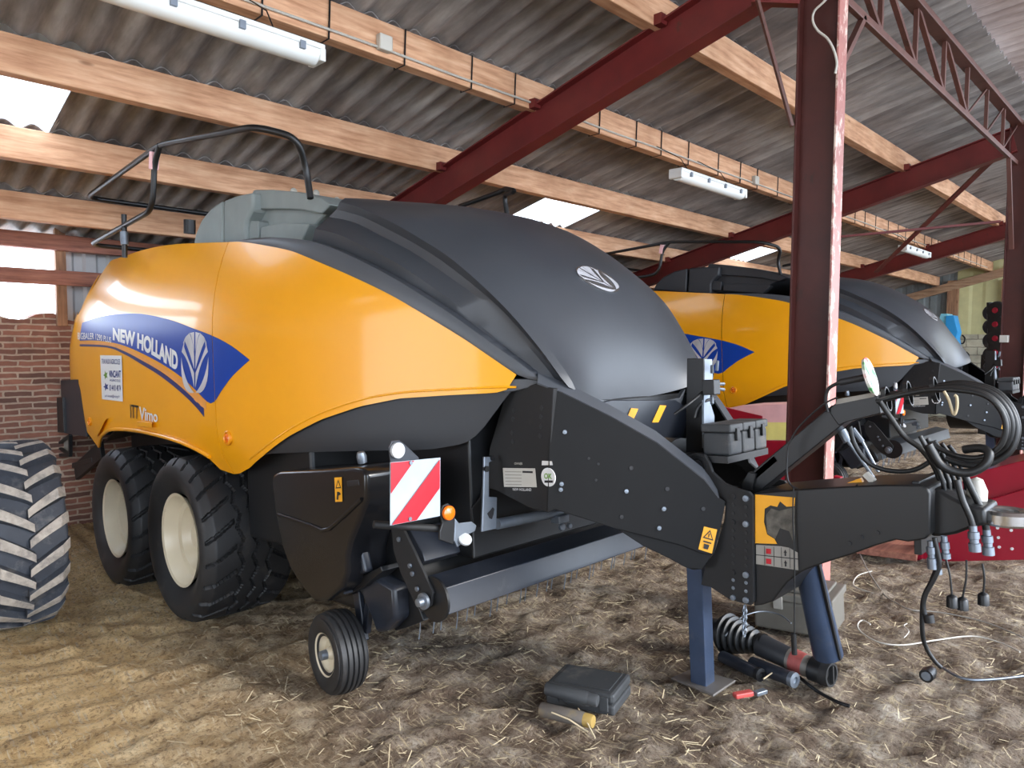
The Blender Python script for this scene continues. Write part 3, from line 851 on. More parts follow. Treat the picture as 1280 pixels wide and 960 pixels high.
SHr = railrel([(425,252),(455,262),(492,279),(523,297),(562,322),(604,358),(640,394),(675,436),(702,473),(711,484)], G2, -.01, -.01)
SHs = railrel([(431,247.5),(466,258),(503,273),(533,292),(571,320),(612,352),(649,389),(684,432),(711,470),(720,488)], SHr, .045, .04)
cen = [my(u, v, YC) for u, v in ((470,236),(520,240),(575,250),(630,266),(680,289),(720,318),(748,346),(768,385),(780,425),(786,465),(787,498))]
rails = [smoothrs(x, NR) for x in (T1h, G0, G1, G2, SHr, SHs)]
xs0 = SHs[0].x
cen = [V((xs0 + .0, YC, SHs[0].z + .045))] + [p for p in cen if p.x > xs0 + .22]
cenr = smoothrs(cen, NR)
rows = []
for i in range(NR + 1):
    r = [rl_[i] for rl_ in rails]
    t1, g0, g1, g2, sr, ss = r
    c = cenr[i]; ysd = YC - ss.y
    line = [t1, g0, g1, g2, g2.lerp(sr, .5) + V((0, .012, 0)), sr]
    K = 9
    for k in range(0, K + 1):
        yy = -ysd + ysd * k / K; y = YC + yy; q = 1 - (abs(yy) / ysd) ** 2.5
        line.append(V((ss.x + (c.x - ss.x) * q, y, ss.z + (c.z - ss.z) * q)))
    line += [mirror(p) for p in line[:-1]][::-1]
    rows.append(line)
mb = MB(); mb.grid(rows)
# turned-under front rim
HOOD = mb.build('front_hood', M['hood'], B, smooth=24, solid=.006)
def hood_surf(u, v, off=.01):
    """ray onto the hood crown"""
    best = None; r = mray(u, v)
    for i in range(NR):
        for k in range(5, len(rows[0]) - 6):
            a, b, c_, d = rows[i][k], rows[i][k+1], rows[i+1][k+1], rows[i+1][k]
            for tri in ((a, b, c_), (a, c_, d)):
                n = (tri[1]-tri[0]).cross(tri[2]-tri[0]); dn = n.dot(r)
                if abs(dn) < 1e-12: continue
                t = (tri[0]-CM).dot(n) / dn; p = CM + r * t
                w0 = (tri[1]-tri[0]).cross(p-tri[0]).dot(n); w1 = (tri[2]-tri[1]).cross(p-tri[1]).dot(n); w2 = (tri[0]-tri[2]).cross(p-tri[2]).dot(n)
                if min(w0, w1, w2) >= -1e-9 and (best is None or t < best[0]):
                    best = (t, p)
    if best is None: return my(u, v, 0)
    return best[1] - r.normalized() * off
def hs(u, v): return hood_surf(u, v, .012)
def hs2(u, v): return hood_surf(u, v, .018)
# badge on the crown: chrome oval with the leaf (axis leans along the slope)
qd = [(768,369),(783,357),(727,330),(716,338)]
def badge(parent):
    # oval corners follow the photographed tilt
    cx_, cy_ = 747.5, 348.5; a = (27, 16.5); 
    ax = V((.86, .51)); ay = V((.50, -.22)) 
    def Q(s, t): # s across (-1..1), t along (-1..1)
        d = ax * (t * 29.5) + V((.62, -.42)) * (s * 16); return (cx_ + d.x, cy_ + d.y)
    ring = [Q(math.cos(k * math.pi / 12), math.sin(k * math.pi / 12)) for k in range(24)]
    pts = [hs(u, v) for u, v in ring]; c = hs(cx_, cy_)
    mb = MB(); mb.add(pts + [c], [(k, (k + 1) % 24, 24) for k in range(24)])
    o = mb.build('hood_badge', M['chrome'], parent, smooth=60, solid=.006)
    vs = []; fs = []
    for p in LEAF: fs.append(list(range(len(vs), len(vs) + len(p)))); vs += [hs2(*Q((s - .5) * 1.75, -(t - .5) * 1.85)) for s, t in p]
    mb = MB(); mb.add(vs, fs); mb.build('leaf_emblem', M['silver'], o, clean=False)
badge(HOOD)
# --- knotter hood behind the front hood --------------------------------------
def seg_outline(pts, y): return [my(u, v, y) for u, v in pts]
def knot_piece(outline, y0, name, mat, parent, label=None, dy=None, bev=.02):
    a = seg_outline(outline, y0); 
    ww = 2 * (YC - y0) if dy is None else dy
    mb = MB(); mb.prism(a, (0, ww, 0)); o = mb.build(name, mat, parent, bevel=bev, smooth=40)
    if label: o['label'] = label
    return o
KN = []
KN.append(knot_piece([(241,306),(244,292),(251,275),(263,260),(277.5,250.5),(277.5,308)], -.90, 'knotter_hood', M['knot'], B, 'weathered light grey rear hood'))
KN.append(knot_piece([(279.5,250),(296,244),(315.5,240),(315,262),(308,275),(306,285),(307,308),(279.5,308)], -.90, 'knotter_hood', M['knot'], B))
KN.append(knot_piece([(315,240),(317,237),(340,237),(375,240),(400,247),(414,255.5),(411,264),(398,276),(378,303),(307,306)], -.80, 'knotter_hood', M['knot'], B, 'weathered mid grey hood with steps', bev=.012))
for q, y_ in (([(315.5,240.5),(318,237.5),(340,237),(375,240),(400,247),(413,255.5),(402,267),(375,262),(350,261),(313,262)], -.84), ([(326,284),(340,280),(354,278),(386,280),(377,301),(325,299)], -.87), ([(306,276),(323,276),(322,299),(306,299)], -.87)):
    knot_piece(q, y_, 'hood_step', M['knot'], KN[2], dy=.1, bev=.008)
# fill between: roof deck
mb = MB()
dk = [V((x, 0, z)) for x, z in ((-2.55, 1.65), (-1.9, 1.83), (-.9, 1.92), (.6, 1.86), (1.3, 1.74), (1.3, 1.5), (-2.5, 1.4))]
mb.prism([p + V((0, -1.06, 0)) for p in dk], (0, 2.0, 0)); mb.build('roof_deck', M['steel_black'], B, bevel=.01)
# --- frame, bale chamber ------------------------------------------------------
mb = MB(); mb.box((-1.9, -.80, .12), (2.3, .68, .95)); mb.build('bale_chamber', M['steel_black'], B, bevel=.01)
mb = MB(); mb.box((-2.3, -1.02, .62), (.7, .9, 1.7)); mb.build('inner_frame', M['steel_black'], B, bevel=.01)
mb = MB()
mb.box((-1.75, -.62, -.08), (.9, -.46, .14)); mb.box((-1.75, .34, -.08), (.9, .5, .14)); mb.build('axle_beam', M['steel_black'], B, bevel=.01)
# dark lower side panel in front
LB = SP([(330,569),(341,566.5),(400,564.5),(461,563),(520,562.5),(547,560.5),(582,554),(600,541),(614,522),(628,503),(640,488)], -.03)
LT = SP([(330,567),(360,544),(400,523),(450,506),(500,496),(560,492),(620,489),(640,485)], -.03)
for s in (-1, 1):
    mb = MB(); mb.grid(loft_xz(LT, LB, LT[0][0], LT[-1][0], 36, 8, -.03, s)); mb.build('lower_side_panel', M['lower'], B, smooth=50, solid=.008, off=0)
# slate nose closing the band over the plates
nb = [side(u, v, -.012) for u, v in ((628,488),(640,474),(660,473.5),(678,476),(662,484),(642,489),(630,490.5))]
for s in (0, 1):
    a = nb if s == 0 else [mirror(p) for p in nb]
    mb = MB(); mb.prism(a, (0, .04 if s == 0 else -.04, 0)); mb.build('band_nose', M['trim'], B, bevel=.004)
# wheel-arch liner
mb = MB()
for s in (0, 1):
    pts = [side(u, v, -.05) for u, v in ((126,556),(140,541),(189,544),(246,564),(268,580),(290,596))]
    r1 = [V((p.x, p.y + .03, p.z + .03)) for p in pts]; r2 = [V((p.x, -.62, p.z + .12)) for p in pts]
    if s: r1 = [mirror(p) for p in r1]; r2 = [mirror(p) for p in r2]
    mb.grid([r1, r2])
mb.build('wheel_arch', M['steel_black'], B, solid=.01)
for a_, b_ in ((-1.10, -.8), (.68, .98)):
    mb = MB(); mb.box((.55, a_, .05), (1.35, b_, 1.2)); mb.build('side_box', M['steel_black'], B, bevel=.02)

# --- wheels ---------------------------------------------------------------------
def tyre_mesh(R, W, rr, groove, nseg=216, flat=None):
    """rows run across the tyre from outer bead to inner bead"""
    prof = []
    h = W / 2
    n = 44
    # (y, r) section
    sec = [(-h*.74, rr), (-h*.80, rr+.012), (-h*.93, rr+(R-rr)*.3), (-h, rr+(R-rr)*.58), (-h*.97, rr+(R-rr)*.78), (-h*.88, R-.028), (-h*.80, R-.010)]
    left = smooth_path([V((a, b, 0)) for a, b in sec], 3)
    k = 34 if nseg < 300 else 64
    tread = [V((-h*.80 + 1.6*h*i/k, R - .010 + .010*math.sin(math.pi*i/k), 0)) for i in range(1, k)]
    right = [V((-p.x, p.y, 0)) for p in left][::-1]
    pr = left + tread + right
    mb = MB(); rows = []
    for j in range(nseg):
        th = 2 * math.pi * j / nseg; r = []
        for p in pr:
            y, rad_ = p.x, p.y
            if rad_ > R - .045: rad_ -= groove(th, y / h)
            x = rad_ * math.cos(th); z = rad_ * math.sin(th)
            if flat is not None and z < -flat: z = -flat - (z + flat) * -.08
            r.append(V((x, y, z)))
        rows.append(r)
    k2 = len(rows[0]); f = []
    for i in range(nseg):
        for j in range(k2 - 1): f.append((i*k2+j, i*k2+j+1, ((i+1)%nseg)*k2+j+1, ((i+1)%nseg)*k2+j))
    mb.add([p for r in rows for p in r], f); return mb
def zig(t): 
    t = t % 1.0; return 4 * abs(t - .5) - 1
def flot_groove(th, s):
    N = 22; a = th / (2 * math.pi) * N; d = 0
    for c in (-.30, .0, .30):
        w = abs(s - c - .055 * zig(a * 1.0 + c))
        if w < .026: d = .018
    # chevron cuts from the shoulders towards the middle rib
    if abs(s) > .38:
        ph = (a + .9 * (abs(s) - .38) * 1.4 + (.5 if s > 0 else 0)) % 1.0
        if ph < .15: d = .026
    return d
def rib_groove(th, s):
    for c in (-.52, -.18, .18, .52):
        if abs(s - c) < .055: return .010
    return 0
def rim_mb(R, W, outer, depth):
    mb = MB()
    mb.lathe([(outer+.012, R+.004), (outer-.0, R+.010), (outer+.008, R-.006), (outer+.03, R-.014), (outer+.06, R-.03), (outer+depth*.55, R-.05), (outer+depth*.6, R-.085), (outer+depth, R-.12), (outer+depth, .10), (outer+depth-.03, .085), (outer+depth-.05, .08), (outer+depth-.055, .0)], (0, 0, 0), (0, 1, 0), 48)
    return mb
TY = tyre_mesh(.548, .60, .295, flot_groove, nseg=440, flat=.512)
RM = rim_mb(.298, .5, -.265, .16)
wheel_y = -1.32 + .262
WH = []
for k, (x, z) in enumerate(((0, 0), (-1.327, -.009))):
    for s in (0, 1):
        y = wheel_y if s == 0 else 2 * YC - wheel_y
        if not WH:
            t = TY.build('tyre', M['rubber'], B, smooth=38, clean=False); r = RM.build('rim', M['rim'], t, smooth=35)
            hb = MB()
            for q in range(8):
                a = q * math.pi / 4; hb.cyl((.11*math.cos(a), -.115, .11*math.sin(a)), (.11*math.cos(a), -.09, .11*math.sin(a)), .013, 6)
            hb.build('wheel_nut', M['steel_black'], r)
            vb = MB(); vb.cyl((.19, -.20, .19), (.205, -.225, .2), .006, 6); vb.build('valve', M['steel_black'], r)
            WH.append(t)
        else:
            t = copy_tree(WH[0], B); WH.append(t)
        t.location = (x, y, z); t.rotation_euler = (0, .13 * len(WH), 0) if False else (0, 0, math.pi if s else 0)
        t['label'] = ('front' if k == 0 else 'rear') + ' twin-axle tyre with zigzag tread'
# --- pickup ---------------------------------------------------------------------
sh = [(338.5,600),(341,593),(349,589.3),(400,587),(440,584),(452,585.5),(458,592),(458.5,625),(449,650),(437.5,678),(433.5,696),(434,716),(428,735),(410,752),(392,752),(377,735),(362,712),(352,685),(343,640)]
ys = -1.30
a = [my(u, v, ys) for u, v in sh]
mb = MB(); mb.prism(a, (0, .30, 0)); SH = mb.build('pickup_shield', M['shield'], B, bevel=.028, smooth=40); SH['label'] = 'glossy black plastic side shield of the pickup'
SH.modifiers['bevel'].segments = 4
mb = MB(); mb.tube([my(u, v, ys - .002) for u, v in ((348,643),(370,650),(392,658),(403,663),(412,661),(430,645),(452,624))], .010, 8); mb.build('crease', M['shield'], SH, smooth=60)
fq = lambda y: (lambda u, v: my(u, v, y))
fs = fq(ys - .004); fs2 = fq(ys - .006); fs3 = fq(ys - .008)
mb = MB(); mb.prism([my(u, v, ys - .002) for u, v in ((433,601),(448,599.5),(449,607),(434,608.5))], (0, .02, 0)); mb.build('grip_slot', M['black_ink'], SH, bevel=.004)
w1 = flat('warning_sticker', M['warn'], [(419,627.5),(428,627),(427,596.5),(418,597)], fs, SH, 'yellow warning sticker')
tri = [[(.1, .55), (.9, .55), (.5, .92)]]
poly2(tri, [(419,627.5),(428,627),(427,596.5),(418,597)], fs2, 'warning_sign', M['black_ink'], w1)
poly2([[(.25, .6), (.75, .6), (.5, .82)]], [(419,627.5),(428,627),(427,596.5),(418,597)], fs3, 'warning_sign', M['warn'], w1)
poly2([[(.2, .1), (.45, .08), (.5, .25), (.85, .3), (.6, .4), (.3, .42)]], [(419,627.5),(428,627),(427,596.5),(418,597)], fs2, 'warning_sign', M['black_ink'], w1)
c = my(453, 578, -1.2); mb = MB(); mb.lathe([(0, .022), (.03, .024), (.05, .018), (.055, 0)], c, (.1, -.2, 1), 12); mb.build('cap', M['zinc'], B, smooth=50)
# inner side casing, auger housing, curved plates
mb = MB(); mb.box((1.35, -1.05, -.2), (2.05, .93, .34)); mb.build('pickup_housing', M['steel_black'], B, bevel=.03)
cp = [(452,592),(474,590),(476,630),(458,660),(447,682),(452,706),(470,722),(492,735),(494,775),(480,790),(470,792),(462,770),(452,745),(440,728),(436,700),(444,668)]
mb = MB(); mb.prism([my(u, v, -1.16) for u, v in cp], (0, .12, 0)); mb.build('side_casing', M['blue_steel'], B, bevel=.02, smooth=40)
cp2 = [(476,655),(494,652),(500,700),(524,760),(530,776),(505,786),(494,789),(486,770),(480,720)]
mb = MB(); mb.prism([my(u, v, -1.08) for u, v in cp2], (0, .03, 0)); mb.build('side_plate', M['steel_black'], B, bevel=.005)
# reel body with tines
mb = MB(); mb.cyl((1.93, -1.05, .02), (1.93, .93, .02), .17, 24); mb.build('reel', M['steel_black'], B, smooth=40)
tn = None
k = 0
for i in range(26):
    y = -1.0 + i * .075
    mb = MB(); mb.tube([(2.06, 0, -.02), (2.12, 0, -.11), (2.125, 0, -.18), (2.11, 0, -.25)], .0032, 5)
    if tn is None:
        tn = mb.build('tine', M['zinc'], B, smooth=60); o = tn
    else: o = tn.copy(); COL.objects.link(o)
    o.location = (0.02 * math.sin(i * 2.3), y, .012 * math.sin(i * 1.7)); 
# crop guard: bent plate + round tube, running across
def across(px_list, y0, y1, name, mat, th=None, label=None, bev=.004):
    """section measured at the near end, carried across the machine"""
    a = [my(u, v, y0) for u, v in px_list]; mb = MB(); mb.prism(a, (0, y1 - y0, 0)); o = mb.build(name, mat, B, bevel=bev, smooth=40)
    if label: o['label'] = label
    return o
across([(499,664),(512,662),(528,690),(531,702),(523,708),(515,700)], -1.02, .9, 'crop_deck', M['blue_steel'])
mb = MB(); c0 = my(521, 700, -1.02); mb.cyl(c0, c0 + V((0, 1.92, 0)), .030, 20); mb.build('crop_roller', M['blue_steel'], B, smooth=40)
# hollow wind guard (folded top and front plates)
across([(527,722),(551,736.5),(555,764),(557,770),(545,767),(530,745)], -1.12, 1.0, 'wind_guard', M['blue_steel'], label='dusty blue-black wind guard across the pickup')
ge = my(543, 749, -1.14)
mb = MB(); mb.cyl(ge + V((0, -.006, 0)), ge + V((0, .006, 0)), .098, 32); GD = mb.build('guard_disc', M['steel_black'], B, smooth=30)
mb = MB(); mb.lathe([(0, .036), (-.014, .036), (-.016, .02), (-.04, .018), (-.042, .0)], my(531, 751, -1.17), (0, 1, 0), 16); mb.build('bearing', M['zinc'], GD, smooth=40)
arm = [(489,664),(495,655),(505,664),(520,695),(541,741),(538,758),(527,765),(517,752),(500,715),(492,690)]
mb = MB(); mb.prism([my(u, v, -1.16) for u, v in arm], (0, .014, 0)); AR = mb.build('guard_arm', M['steel_matte'], B, bevel=.003)
for q in ((499,674),(513,707),(522,736),(516,717)):
    c = my(*q, -1.163); mb = MB(); mb.lathe([(0, .012), (-.008, .011), (-.009, 0)], c, (0, 1, 0), 8); mb.build('bolt', M['zinc'], AR)
# small link cylinder casing
mb = MB(); mb.bar(my(447, 668, -1.2), my(458, 716, -1.2), .05, .06, (1, 0, 0)); mb.build('link_arm', M['blue_steel'], B, bevel=.012)
# gauge wheel and its fork
GW = V((1.80, -1.255, -.305))
mb = tyre_mesh(.197, .155, .085, rib_groove, nseg=96)
gt = mb.build('gauge_wheel', M['rubber'], B, smooth=40, clean=False); gt.location = GW; gt['label'] = 'small ribbed gauge wheel with cream rim'
gt.rotation_euler = (0, 0, rad(-6))
mb = MB(); mb.lathe([(-.064, .098), (-.07, .104), (-.062, .10), (-.05, .088), (-.03, .07), (-.03, .035), (-.045, .03), (-.06, .022), (-.062, .012), (-.085, .01), (-.086, 0)], (0, 0, 0), (0, 1, 0), 32)
rm = mb.build('rim', M['rim'], gt, smooth=35)
mb = MB(); mb.lathe([(-.058, .024), (-.088, .022), (-.09, .0)], (0, 0, 0), (0, 1, 0), 12); mb.build('hub', M['zinc'], rm, smooth=30)
fk = MB(); 
pl = [(405,728),(434,722),(470,700),(476,706),(458,730),(470,760),(474,790),(462,788),(448,748),(430,742),(396,742)]
fk.prism([my(u, v, -1.20) for u, v in ((401,745),(442,726),(476,708),(478,714),(452,735),(430,745))], (0, .10, 0))
FK = fk.build('wheel_bracket', M['steel_black'], B, bevel=.004)
mb = MB(); mb.bar(my(447, 735, -1.12), my(455, 800, -1.12), .03, .055, (1, 0, 0)); mb.bar(my(466, 715, -1.12), my(458, 790, -1.12), .03, .04, (1, 0, 0)); mb.build('fork', M['blue_steel'], FK, bevel=.006)
c = my(424, 727, -1.22); mb = MB(); mb.cyl(c + V((0, -.02, -.05)), c + V((0, -.02, .055)), .032, 16); mb.box(tuple(c + V((.02, -.03, -.04))), tuple(c + V((.09, .02, .04)))); mb.build('adjuster', M['blue_steel'], FK, bevel=.004, smooth=30)
mb = MB(); mb.cyl(my(449, 812, -1.18), GW + V((0, .0, 0)), .016, 10); mb.build('axle', M['zinc'], FK)
# --- marker board, lamps, brackets ------------------------------------------------
XB = 2.55
sx_ = lambda u, v: mx(u, v, XB + .006)
sx2 = lambda u, v: mx(u, v, XB + .009)
mb = MB(); a = [mx(u, v, XB) for u, v in ((488,657),(550,645),(550.5,572),(488,578))]; mb.prism(a, (-.004, 0, 0)); BD = mb.build('marker_board', M['silver_film'], B); BD['label'] = 'square red and white striped marker board'
qd = [(488.6,656.5),(549.6,644.6),(550,572.6),(488.6,578.5)]
for pl in ([(0, .50), (.48, 1), (0, 1)], [(0.02, 0), (.53, 0), (1, .48), (1, .98)]):
    poly2([pl], qd, sx_, 'red_stripe', M['red_film'], BD)
for q in ((513.5,578.5),(512.5,648.5)):
    c = mx(*q, XB + .008); mb = MB(); mb.disc(c, (1, 0, 0), .008, .006, 12); mb.build('bolt', M['zinc'], BD)
mb = MB(); mb.prism([mx(u, v, XB - .02) for u, v in ((486,560),(490,551),(499,550),(505,554),(524,572),(524,580),(489,583))], (-.008, 0, 0)); BK = mb.build('board_bracket', M['blue_steel'], B, bevel=.003)
mb = MB(); mb.disc(mx(497, 563, XB - .008), (1, 0, 0), .031, .014, 24); mb.build('white_reflector', M['lens_white'], BK, smooth=30)
mb = MB(); mb.cyl(my(467, 655.5, -1.42), mx(556, 661, XB - .06), .016, 14); mb.build('board_tube', M['steel_matte'], B, smooth=40)
XR = XB - .03
mb = MB(); mb.prism([mx(u, v, XR) for u, v in ((551,640),(554,632),(560,629),(566,633),(569,642),(568,660),(567,681),(550,675),(550,664),(553,655))], (-.012, 0, 0)); RB = mb.build('reflector_bracket', M['steel_black'], B, bevel=.003)
mb = MB(); cc = mx(560, 641, XR + .008); mb.lathe([(0, .031), (.012, .030), (.018, .022), (.02, 0)], cc, (1, 0, 0), 24); mb.build('amber_reflector', M['amber'], RB, smooth=40)
mb = MB(); mb.prism([mx(u, v, XR - .04) for u, v in ((569,648),(574,654),(590,652),(596,657),(594,664),(586,668),(584,676),(572,684),(568,676))], (-.01, 0, 0)); mb.build('zinc_bracket', M['zinc'], B, bevel=.003)
mb = MB(); cc = mx(581, 675, XR - .03); mb.lathe([(0, .030), (.01, .030), (.012, .02), (.013, 0)], cc, (.7, -.2, .7), 24); mb.build('white_reflector', M['lens_white'], B, smooth=40)
XZ = 2.42
zb_ = MB(); zb_.prism([mx(u, v, XZ) for u, v in ((605.5,571),(617,571),(617,576),(611.5,578),(611.5,621),(621.5,621.5),(620.5,661),(602.5,665),(604.5,620))], (-.012, 0, 0)); ZB = zb_.build('upright_bracket', M['zinc'], B, bevel=.003)
mb = MB(); mb.disc(mx(615, 572.5, XZ), (1, 0, 0), .012, .016, 12); mb.disc(mx(607.5, 586, XZ), (1, 0, 0), .014, .02, 12); mb.build('pin', M['steel_black'], ZB)
mb = MB(); mb.prism([mx(u, v, XZ + .002) for u, v in ((609,642),(613,638),(616,634),(618,636),(617,643),(615,649),(612,648))], (-.001, 0, 0)); mb.build('cutout', M['black_ink'], ZB)
mb = MB(); mb.prism([mx(u, v, XZ - .1) for u, v in ((590,636),(601,622),(606,600),(606,660),(592,660))], (-.012, 0, 0)); mb.build('dark_bracket', M['steel_matte'], B, bevel=.003)
mb = MB(); mb.tube([mx(621, 655, XZ - .02), mx(700, 640, XZ - .02)], .026, 14); mb.build('cross_tube', M['zinc'], B, smooth=40)
mb = MB(); c = mx(700, 648, XZ); mb.box(tuple(c + V((-.03, -.04, -.02))), tuple(c + V((.03, .04, .02)))); mb.disc(c + V((.02, -.01, -.04)), (1, 0, 0), .02, .02, 12); mb.disc(c + V((.02, .05, -.045)), (1, 0, 0), .014, .02, 12); mb.build('catch', M['zinc'], B, bevel=.005)

# --- drawbar -----------------------------------------------------------------------
YA = -.725
A_ = [my(u, v, YA) for u, v in ((632,492),(645,487),(672,479),(692,486),(688,560),(684,640),(660,634),(620,613),(606,609),(612,560))]
for s in (0, 1):
    a = A_ if s == 0 else [mirror(p) for p in A_]
    mb = MB(); mb.prism(a, (0, .03 if s == 0 else -.03, 0)); o = mb.build('frame_plate', M['steel_matte'], B, bevel=.004)
    if s == 0: FA = o
pb0 = my(688, 560, YA); pb1 = V((3.36, -.235, .4))
nB = (pb1 - pb0).cross(V((0, 0, 1))).normalized()
if nB.y > 0: nB = -nB
def pB(u, v, off=0.0): return mpl(u, v, pb0 + nB * off, nB)
B_ = [pB(u, v) for u, v in ((690,485),(703,491),(764,521),(822,554),(881,600),(899,622),(907,627),(902,655),(893,693),(880,693),(852,682),(770,661),(694,637),(684,641),(686,560))]
B2 = [pB(u, v, -.012) for u, v in ((768,659),(860,684),(893,690),(878,712),(858,710),(838,699),(803,682))]
TF_ = [pB(u, v) for u, v in ((672,478.5),(703,490),(764,520),(822,553),(881,599),(899,622))]
for s in (0, 1):
    mf = (lambda p: p) if s == 0 else mirror
    th = -nB * .014 if s == 0 else mirror(-nB * .014) - V((0, 2 * YC, 0))
    mb = MB(); mb.prism([mf(p) for p in B_], th); o = mb.build('drawbar_plate', M['plate'], B, bevel=.003)
    if s == 0: DB = o
    mb = MB(); mb.prism([mf(p) for p in B2], th); mb.build('inner_plate', M['plate'], B, bevel=.003)
    inn = -nB * .06
    r0 = [mf(p + nB * .002) for p in TF_]; r1 = [mf(p + inn + V((0, 0, .045))) for p in TF_]
    mb = MB(); mb.grid([r0, r1]); mb.build('top_flange', M['trim'], B, solid=.008)  # steel flange given the lighter trim colour for light on its edge
# bolt rows, holes, stickers
def bolt(u, v, surf, r, mat, parent, n=V((0, -1, 0)), name='bolt', h=.006):
    c = surf(u, v); mb = MB(); mb.lathe([(0, r), (h, r * .92), (h * 1.1, 0)], c, n, 10); return mb.build(name, mat, parent)
fA = fq(YA - .002)
for q in ((677,510),(676,521),(676,533),(675,545),(642,513),(641,524),(640,541),(641,552)): bolt(*q, fA, .011, M['black_ink'], FA, name='hole', h=.002)
for q in ((789,585),(834,611),(829,637),(777,646),(879,636),(748,580),(745,600),(736,573)): bolt(*q, lambda u, v: pB(u, v, .002), .010 if q[0] > 760 and q[0] < 830 or q[0] > 830 else .006, M['black_ink'], DB, nB, 'hole', .002)
for q in ((706,540),(783,614),(830,636),(824,660),(702,605),(701,612)): bolt(*q, lambda u, v: pB(u, v, .002), .010, M['zinc'], DB, nB)
sA = fq(YA - .004); sA2 = fq(YA - .006)
L1 = flat('data_label', M['pale_label'], [(630,608.5),(671,609),(669,585.5),(628.5,585)], sA, FA, 'pale printed data label')
for k in range(5): flat('print_line', M['label_grey'], [(631+.2*k,590+4*k),(652,590.4+4*k),(652,589.4+4*k),(631+.2*k,589+4*k)], sA2, L1)
flat('print_line', M['black_ink'], [(653,591),(666,591.5),(666,589),(653,588.5)], sA2, L1)
flat('data_label', M['white'], [(677,581.5),(691,581.5),(690,576.5),(677.5,576)], lambda u, v: mpl(u, v, (0, YA - .004, 0), (0, 1, 0)), FA)
letters('NEW HOLLAND', [(641,613),(664,614)], [(641,610),(664,610.5)], sA, M['white'], FA, .0)
letters('OWNER', [(643,581),(653,581)], [(643,578),(653,578)], sA, M['pale_label'], FA, .0)
cc = my(685.5, 596.5, YA - .006)
mb = MB(); mb.disc(cc, (0, -1, 0), .0415, .004, 28); OK = mb.build('round_sticker', M['white'], FA); OK['label'] = 'round white OK sticker'
letters('OK', [(680,598),(690,598.5)], [(680,591.5),(690,592)], fq(YA - .010), M['green_ink'], OK, .03)
flat('print_line', M['black_ink'], [(680.5,603.5),(691,603.5),(691,600.5),(680.5,600.5)], fq(YA - .010), OK)
sB = lambda u, v: pB(u, v, .003); sB2 = lambda u, v: pB(u, v, .005); sB3 = lambda u, v: pB(u, v, .007)
qw = [(873,686.5),(890,692),(896.5,662),(880,658)]
W2 = flat('warning_sticker', M['warn'], qw, sB, DB, 'yellow warning sticker with triangle')
poly2([[(.1, .52), (.9, .52), (.5, .92)]], qw, sB2, 'warning_sign', M['black_ink'], W2); poly2([[(.22, .57), (.78, .57), (.5, .83)]], qw, sB3, 'warning_sign', M['warn'], W2)
poly2([[(.47, .6), (.53, .6), (.56, .76), (.46, .76)], [(.2, .36), (.8, .36), (.8, .42), (.2, .42)], [(.35, .1), (.65, .1), (.7, .3), (.3, .3)]], qw, lambda u, v: pB(u, v, .009), 'warning_sign', M['black_ink'], W2)
# front bolted plate
YP = -.245
C_ = [my(u, v, YP) for u, v in ((850,580),(858,570),(868,566),(880,568),(886,578),(890,590),(905,604),(923,611.5),(936,615),(941,621),(942,752),(938,757),(924,753),(911,749),(888,734),(876,731),(882,705),(893,690),(905,650),(907,627),(898,618),(880,596))]
for s in (0, 1):
    mf = (lambda p: p) if s == 0 else mirror
    mb = MB(); mb.prism([mf(p) for p in C_], (0, .02 if s == 0 else -.02, 0)); o = mb.build('hitch_plate', M['steel_matte'], B, bevel=.003)
    if s == 0: HP = o
fp = fq(YP - .002); z0_ = V((0, -1, 0))
for k, v in enumerate((621,631,641.5,652.5,663,673,683.5,694,704,715.5,725,735,747)):
    big_ = k in (0, 3, 9, 12)
    bolt(916.5, v + (0 if k < 12 else 0), fp, .012 if big_ else .008, M['steel_matte'] if big_ and k < 12 else (M['zinc'] if k > 9 else M['black_ink']), HP, h=.008 if big_ else .002)
for k, v in enumerate((623,633.5,644,655,666,677,688,697.5,707,718.5,728.5,739,750)):
    big_ = k in (0, 3, 9, 12)
    bolt(932.5, v, fp, .014 if big_ else .008, M['zinc'] if big_ or k > 9 else M['black_ink'], HP, h=.008 if big_ else .002)
mb = MB(); c = my(872.5, 580.5, YP); mb.lathe([(-.0, .040), (-.006, .040), (-.006, .026), (-.0, .022)], c, (0, 1, 0), 20); mb.build('lug_ring', M['steel_black'], HP, smooth=30)
mb = MB(); mb.disc(c + V((0, -.003, 0)), (0, 1, 0), .022, .004, 16); mb.build('hole', M['black_ink'], HP)
# round eye under the plate
ey = [my(u, v, YP - .05) for u, v in ((845,693),(850,688),(862,689),(874,694),(880,701),(877,708),(866,709),(853,704))]
mb = MB(); mb.tube(ey, .012, 8, closed=True); mb.build('chain_eye', M['steel_black'], B, smooth=60)
# tongue
YT_ = -.225
D_ = [my(u, v, YT_) for u, v in ((942,616.5),(1000,611.5),(1060,608),(1105,606),(1150,606.5),(1159,610),(1163,617),(1162,668),(1157,674),(1135,677.5),(1120,675),(1095,682),(1065,693),(1030,704),(1008,712),(1000,716),(984,728),(973,742),(966,752),(952,756.5),(942,757.5))]
mb = MB(); mb.prism(D_, (0, 2 * (YC - YT_), 0)); TG = mb.build('tongue', M['steel_black'], B, bevel=.006, smooth=30); TG['label'] = 'glossy black drawbar tongue'
ft = fq(YT_ - .003); ft2 = fq(YT_ - .005); ft3 = fq(YT_ - .007)
Y1 = poly2([[(0, 0), (.55, .02), (.48, .12), (.3, .2), (.22, .45), (.24, .72), (.38, .80), (.55, .78), (.62, .9), (.78, .80), (.98, .82), (1, 1), (0, 1)]], [(944,679),(994,683),(994,622),(944,618)], ft, 'worn_warning_sticker', M['warn'], TG); Y1['label'] = 'worn yellow warning sticker, half rubbed off'
